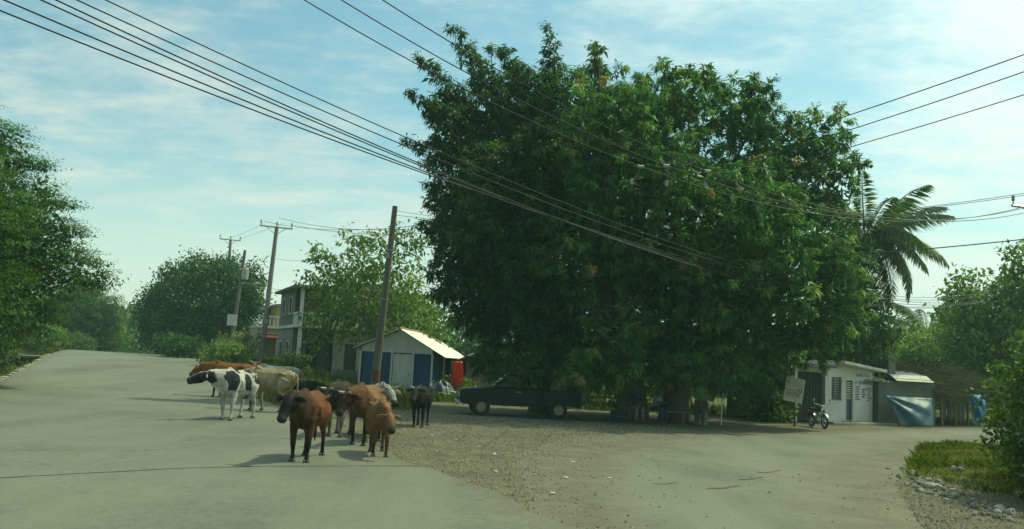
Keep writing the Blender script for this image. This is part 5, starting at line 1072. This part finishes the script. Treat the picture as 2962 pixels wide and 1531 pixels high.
# ================================================================== LEFT KERB, DITCH, CULVERT
kb = thing('kerb', 'broken pale concrete kerb along the left road edge', 'kerb', (*PQ(-4.62, 36), terrain(*PQ(-4.5, 36))), math.atan2(U2[1], U2[0])); KM = mat('pale_kerb', (.27, .25, .19), .9, .25, 4, .4)
s = 22.
while s < 64:
    ln = random.uniform(.8, 1.3); z = terrain(*PQ(-4.5, s)) - kb.location.z
    if random.random() > .05: MB().box(s - 36, s - 36 + ln, -.1, .12 + random.uniform(0, .06), z - .3, z + .05 + random.uniform(-.03, .04)).build('kerb_stone', KM, kb, bevel=.02)
    s += ln + .02
cv = thing('culvert', 'small concrete culvert mouth in the left ditch', 'culvert', (*PQ(-4.85, 62), terrain(*PQ(-4.5, 62))), math.atan2(U2[1], U2[0]))
MB().box(0, 2.6, .0, 1.9, -.16, -.02).build('slab', CONCD, cv, bevel=.02); MB().box(0, 2.6, -.0, .14, -1.0, -.16).build('side_wall', CONC, cv); MB().box(0, 2.6, 1.76, 1.9, -1.0, -.16).build('side_wall', CONC, cv); MB().box(2.4, 2.55, .14, 1.76, -1.0, -.16).build('rear_wall', DARKW, cv)  # rear wall coloured near-black to stand in for the shade inside the mouth
for i, (s, q, a, ln) in enumerate([(51.5, -5.1, 28, 1.3), (49.2, -5.0, -20, 1.0), (45, -5.2, 25, 1.5), (41.5, -5.1, -15, 1.2), (38.5, -5.15, 30, 1.6), (47.3, -5.5, 10, .9)]):
    P = PQ(q, s); o = MB().box(-ln / 2, ln / 2, -.35, .35, -.06, .06).build('concrete_slab', KM, None, bevel=.02); o.location = (*P, terrain(*P) + .10); o.rotation_euler = (R(random.uniform(25, 40)), R(random.uniform(-8, 8)), math.atan2(U2[1], U2[0]) + R(a)); tag(o, 'tilted broken concrete slab lining the left ditch', 'slab', 'broken slabs in the ditch')
kb2 = thing('kerb', 'pale kerb by the crest on the right side of the road', 'kerb', (*PQ(5.0, 66), terrain(*PQ(5, 66))), math.atan2(U2[1], U2[0]))
for i in range(10): MB().box(i * 1.2 - 2, i * 1.2 - .82, -.15, .1, terrain(*PQ(5, 64.6 + i * 1.2)) - kb2.location.z - .2, terrain(*PQ(5, 64.6 + i * 1.2)) - kb2.location.z + .16).build('kerb_stone', KM, kb2, bevel=.02)

# ================================================================== STONES, LITTER, GRAVEL
def rock(seed, flat=.6):
    r_ = random.Random(seed); bm = bmesh.new(); bmesh.ops.create_icosphere(bm, subdivisions=2, radius=1)
    for v in bm.verts:
        k = 1 + .22 * math.sin(v.co.x * 3 + seed) + .18 * math.sin(v.co.y * 4 + seed * 2) + r_.uniform(-.08, .08); v.co = Vector((v.co.x * k, v.co.y * k * .8, v.co.z * k * flat))
    me = bpy.data.meshes.new('stone'); bm.to_mesh(me); bm.free(); return me
ST = [mat('grey_stone', (.17, .17, .14), .9, .3, 5, .4), mat('pale_stone', (.34, .33, .27), .9, .25, 5, .4), mat('brown_stone', (.20, .165, .11), .9, .3, 5, .4)]
RK = []
for i in range(6): me = rock(i + 3, .55 + .06 * i); me.materials.append(ST[i % 3]); RK.append(me)
rp = random.Random(5)
def stone(px, py, size, k, label, group):
    P = gnd(px, py); o = share('stone', RK[k], None, (P.x, P.y, P.z + size * .25), (rp.uniform(-.3, .3), rp.uniform(-.3, .3), rp.uniform(0, 6.28)), (size, size, size)); tag(o, label, 'stone', group)
for px, py, sz, k in [(2757, 1362, .13, 4), (2665, 1402, .17, 0), (2700, 1414, .17, 1), (2683, 1410, .12, 0), (2780, 1365, .14, 3), (2720, 1404, .14, 3), (2645, 1412, .10, 4), (2664, 1425, .10, 4), (2890, 1472, .10, 1), (2885, 1485, .11, 1), (2896, 1478, .09, 1)]: stone(px, py, sz * .72, k, 'larger rounded stone in the rubble beside the grassy bank', 'large stones in the rubble')
for i in range(130):
    u = rp.random(); px = 2600 + u * 330 + rp.gauss(0, 16); py = 1368 + u * 135 + rp.gauss(0, 13); stone(px, py, rp.uniform(.02, .065), rp.randrange(6), 'small angular stone in the rubble line beside the grass', 'small stones in the rubble')
for i in range(70): px = rp.uniform(2520, 2900); py = 1420 + (px - 2520) * .2 + rp.uniform(0, 70); stone(px, py, rp.uniform(.012, .03), rp.randrange(6), 'loose chip on the gravel shoulder', 'chips on the gravel shoulder')
lt = MB().add([(-1, -.5, 0), (-.2, -.7, .05), (1, -.3, .02), (.8, .5, .12), (-.1, .6, .2), (-.9, .4, .05)], [(0, 1, 2, 3, 4, 5)]); lme = lt.mesh('litter'); lme.materials.append(mat('pale_litter', (.44, .43, .37), .6, .15, 5, 0))
for px, py in [(1192, 1299), (1240, 1283), (1264, 1309), (1338, 1306), (1345, 1303), (1340, 1288), (1367, 1273), (1387, 1295), (1431, 1317), (1470, 1314), (1487, 1339), (1435, 1368), (1508, 1275), (1613, 1338), (1658, 1340), (1675, 1360), (1637, 1386), (1718, 1384), (1763, 1387), (1600, 1432), (1680, 1292), (1250, 1262), (1290, 1258), (1318, 1275)]:
    P = gnd(px, py); s_ = rp.uniform(.02, .06); o = share('litter', lme, None, (P.x, P.y, P.z + .03), (rp.uniform(-.1, .1), rp.uniform(-.1, .1), rp.uniform(0, 6.28)), (s_, s_, s_)); solidify(o, .05); tag(o, 'white scrap of litter on the dirt wedge', 'litter', 'litter on the dirt wedge')
o = MB().tube([(0, 0, 0), (0, 0, .09)], .05, 12, cap=False).build('pipe_fragment', ST[1], None); solidify(o, .03); P = gnd(2915, 1497); o.location = P + Vector((0, 0, .07)); o.rotation_euler = (R(70), 0, R(25)); tag(o, 'short broken white pipe end lying by the rubble', 'pipe')
for px, py, sz in [(2600, 1224, .16), (2622, 1228, .14), (2640, 1234, .12)]: stone(px, py, sz, 1, 'pale lump of rubble at the foot of the slung sheet', 'lumps below the slung sheet')
# small weeds
def weeds(n, fn, cols, name, label, hmin=.08, hmax=.3, wd=.02, per=5, lean=.5):
    pts = []
    while len(pts) < n:
        p = fn(); 
        if p is not None: pts.append((p[0], p[1], terrain(p[0], p[1]) - .01))
    P = np.repeat(np.array(pts), per, 0); k = len(P); P[:, :2] += rng.normal(size=(k, 2)) * .05
    h_ = rng.uniform(hmin, hmax, k)[:, None]; a = rng.uniform(0, 2 * math.pi, k); dirs = np.stack([np.cos(a), np.sin(a), np.zeros(k)], 1); sd_ = np.stack([-np.sin(a), np.cos(a), np.zeros(k)], 1); w_ = wd * rng.uniform(.6, 1.4, (k, 1))
    pn = np.sin(P[:, 0] * 1.7 + 1.3) * np.sin(P[:, 1] * 1.1) + .7 * np.sin(P[:, 0] * 4.1 + P[:, 1] * 3.3) + .4 * rng.normal(size=k); h_ = h_ * np.clip(.8 + .45 * pn, .25, 1.7)[:, None]
    ln = rng.uniform(.1, lean, (k, 1)); mid = P + dirs * h_ * ln * .35 + np.array([0, 0, 1]) * h_ * .6; tip = P + dirs * h_ * ln + np.array([0, 0, 1]) * h_
    V = np.stack([P - sd_ * w_ / 2, P + sd_ * w_ / 2, mid + sd_ * w_ * .4, tip, mid - sd_ * w_ * .4], 1)
    o = npmesh(name, V, 5, (lambda c_: np.where((pn < -.55)[:, None], c_ * .35 + np.array([.24, .20, .10]) * .65, np.where((pn > .9)[:, None], c_ * np.array([.6, .8, .6]), c_)))(pick(cols, k)) * rng.uniform(.75, 1.25, (k, 1)), GRASSM); tag(o, label, kind='stuff'); return o
GY = [((.13, .17, .03), .5), ((.18, .20, .045), .3), ((.09, .14, .03), .2)]; GG = [((.07, .12, .025), .5), ((.11, .15, .03), .35), ((.19, .17, .07), .15)]
def f_bank():
    x = rng.uniform(8, 17); y = rng.uniform(13, 34); 
    if inside_poly(x, y, SIDE): return None
    d = math.hypot((x - 12.2) / 2.9, (y - 21) / 6.4); return (x, y) if rng.random() < sstep((1.6 - d) / .9) or (x > 13 and y < 30 and rng.random() < .5) else None
weeds(12000, f_bank, GY, 'bank_grass', 'yellow-green grass covering the bank at the bend', .04, .15, .011, 7, 1.0)
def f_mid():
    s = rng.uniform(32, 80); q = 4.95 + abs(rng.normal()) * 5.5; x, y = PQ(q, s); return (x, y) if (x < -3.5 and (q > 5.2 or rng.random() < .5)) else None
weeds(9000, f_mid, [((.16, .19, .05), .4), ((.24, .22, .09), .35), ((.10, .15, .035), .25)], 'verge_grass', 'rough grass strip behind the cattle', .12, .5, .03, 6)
def f_left():
    s = rng.uniform(22, 82); q = -4.75 - abs(rng.normal()) * 1.6; return None if (55.5 < s < 65 and q > -7) else PQ(q, s)
weeds(7500, f_left, GG + [((.24, .20, .09), .2)], 'ditch_grass', 'weeds and grass in the left ditch', .1, .5, .03, 6)
def f_yard():
    x = rng.uniform(-4, 26); y = rng.uniform(38, 50); return (x, y) if (not inside_poly(x, y, SIDE) and rng.random() < grassy(x, y)) else None
weeds(3500, f_yard, GG, 'yard_grass', 'scattered weeds in the shaded yard', .1, .4, .03, 5)
def f_kiosk(): x = rng.normal() * 1.1 + proj_x; y = 43.2 + rng.normal() * .5; return (x, y)
proj_x = on(1285, 43).x
weeds(260, f_kiosk, GY, 'kiosk_weeds', 'sunlit weeds at the corner of the kiosk', .15, .45, .04, 7)
# gravel
def gravel(n, fn, name, label):
    pts = []
    while len(pts) < n:
        p = fn()
        if p is not None: pts.append((p[0], p[1], terrain(p[0], p[1]) + .012))
    P = np.array(pts); r_ = rng.uniform(.008, .03, (n, 1)); o_ = np.array([[1, 0, 0], [0, 1, 0], [-1, 0, 0], [0, -1, 0], [0, 0, .8]])
    V = []; K = []
    j = 1 + rng.uniform(-.3, .3, (n, 5, 1)); vv = P[:, None, :] + o_[None] * r_[:, None] * j
    tri = np.stack([vv[:, [a, b, 4]] for a, b in ((0, 1), (1, 2), (2, 3), (3, 0))], 1).reshape(-1, 3, 3); col = np.repeat(np.array([.17, .155, .115]) * rng.uniform(.5, 1.6, (n, 1)), 4, 0)
    o = npmesh(name, tri, 3, col, leafmat('gravel', .0, .9, .1)); tag(o, label, kind='stuff')
def f_wedge():
    x = rng.uniform(-6, 6); y = rng.uniform(10, 32); q = .92 * x + .39 * y; 
    if q < 4.6: return None
    if inside_poly(x, y, SIDE):
        d = min(math.hypot(x - a[0], y - a[1]) for a in SLR); return (x, y) if rng.random() < math.exp(-d / .8) * .9 else None
    return (x, y)
SLR = resample(SL, 120)[:80]
gravel(10500, f_wedge, 'wedge_gravel', 'loose gravel and grit on the dirt wedge')
def f_sh():
    x = rng.uniform(4.2, 10.5); y = rng.uniform(7, 18.5); 
    if inside_poly(x, y, SIDE): return (x, y) if rng.random() < .02 else None
    return (x, y)
gravel(5000, f_sh, 'shoulder_gravel', 'loose gravel along the right shoulder')
# pale-flowered shrub by the poles and low bushes behind the herd
WF = [((.30, .33, .22), .35), ((.08, .13, .03), .65)]
shrub('flowering_shrub', 'shrub speckled with pale flowers at the foot of the slanted pole', 700, 60, 2.1, 1.5, WF, Ln=.16, Wd=.1, dens=6)
shrub('verge_bush', 'low green bush on the verge behind the herd', 650, 56, 1.3, 1.5, LIGHT, Ln=.2, Wd=.11, dens=5, group='bushes behind the herd')
shrub('verge_bush', 'small dark bush under the rounded tree', 520, 66, 1.4, 1.9, DARK, Ln=.25, Wd=.13, dens=4, group='bushes behind the herd')
shrub('verge_bush', 'small bush beside the concrete house porch', 840, 54, 1.3, 1.0, MID, Ln=.2, Wd=.1, dens=5, group='bushes behind the herd')
shrub('verge_bush', 'leafy bush against the kiosk side by the pink house', 1330, 46.5, 1.0, .8, LIGHT, Ln=.2, Wd=.1, dens=6)

# ================================================================== AIR
m_, n_, l_ = newmat('thin_haze'); o_ = n_.new('ShaderNodeOutputMaterial'); v_ = n_.new('ShaderNodeVolumePrincipled'); v_.inputs['Color'].default_value = (.55, .95, .86, 1); v_.inputs['Density'].default_value = .0007; v_.inputs['Anisotropy'].default_value = .0
l_.new(v_.outputs[0], o_.inputs['Volume'])
hz_o = MB().box(-260, 260, -40, 330, -5.5, 17.5).build('haze', m_); tag(hz_o, 'thin pale haze over the road and trees', kind='stuff')
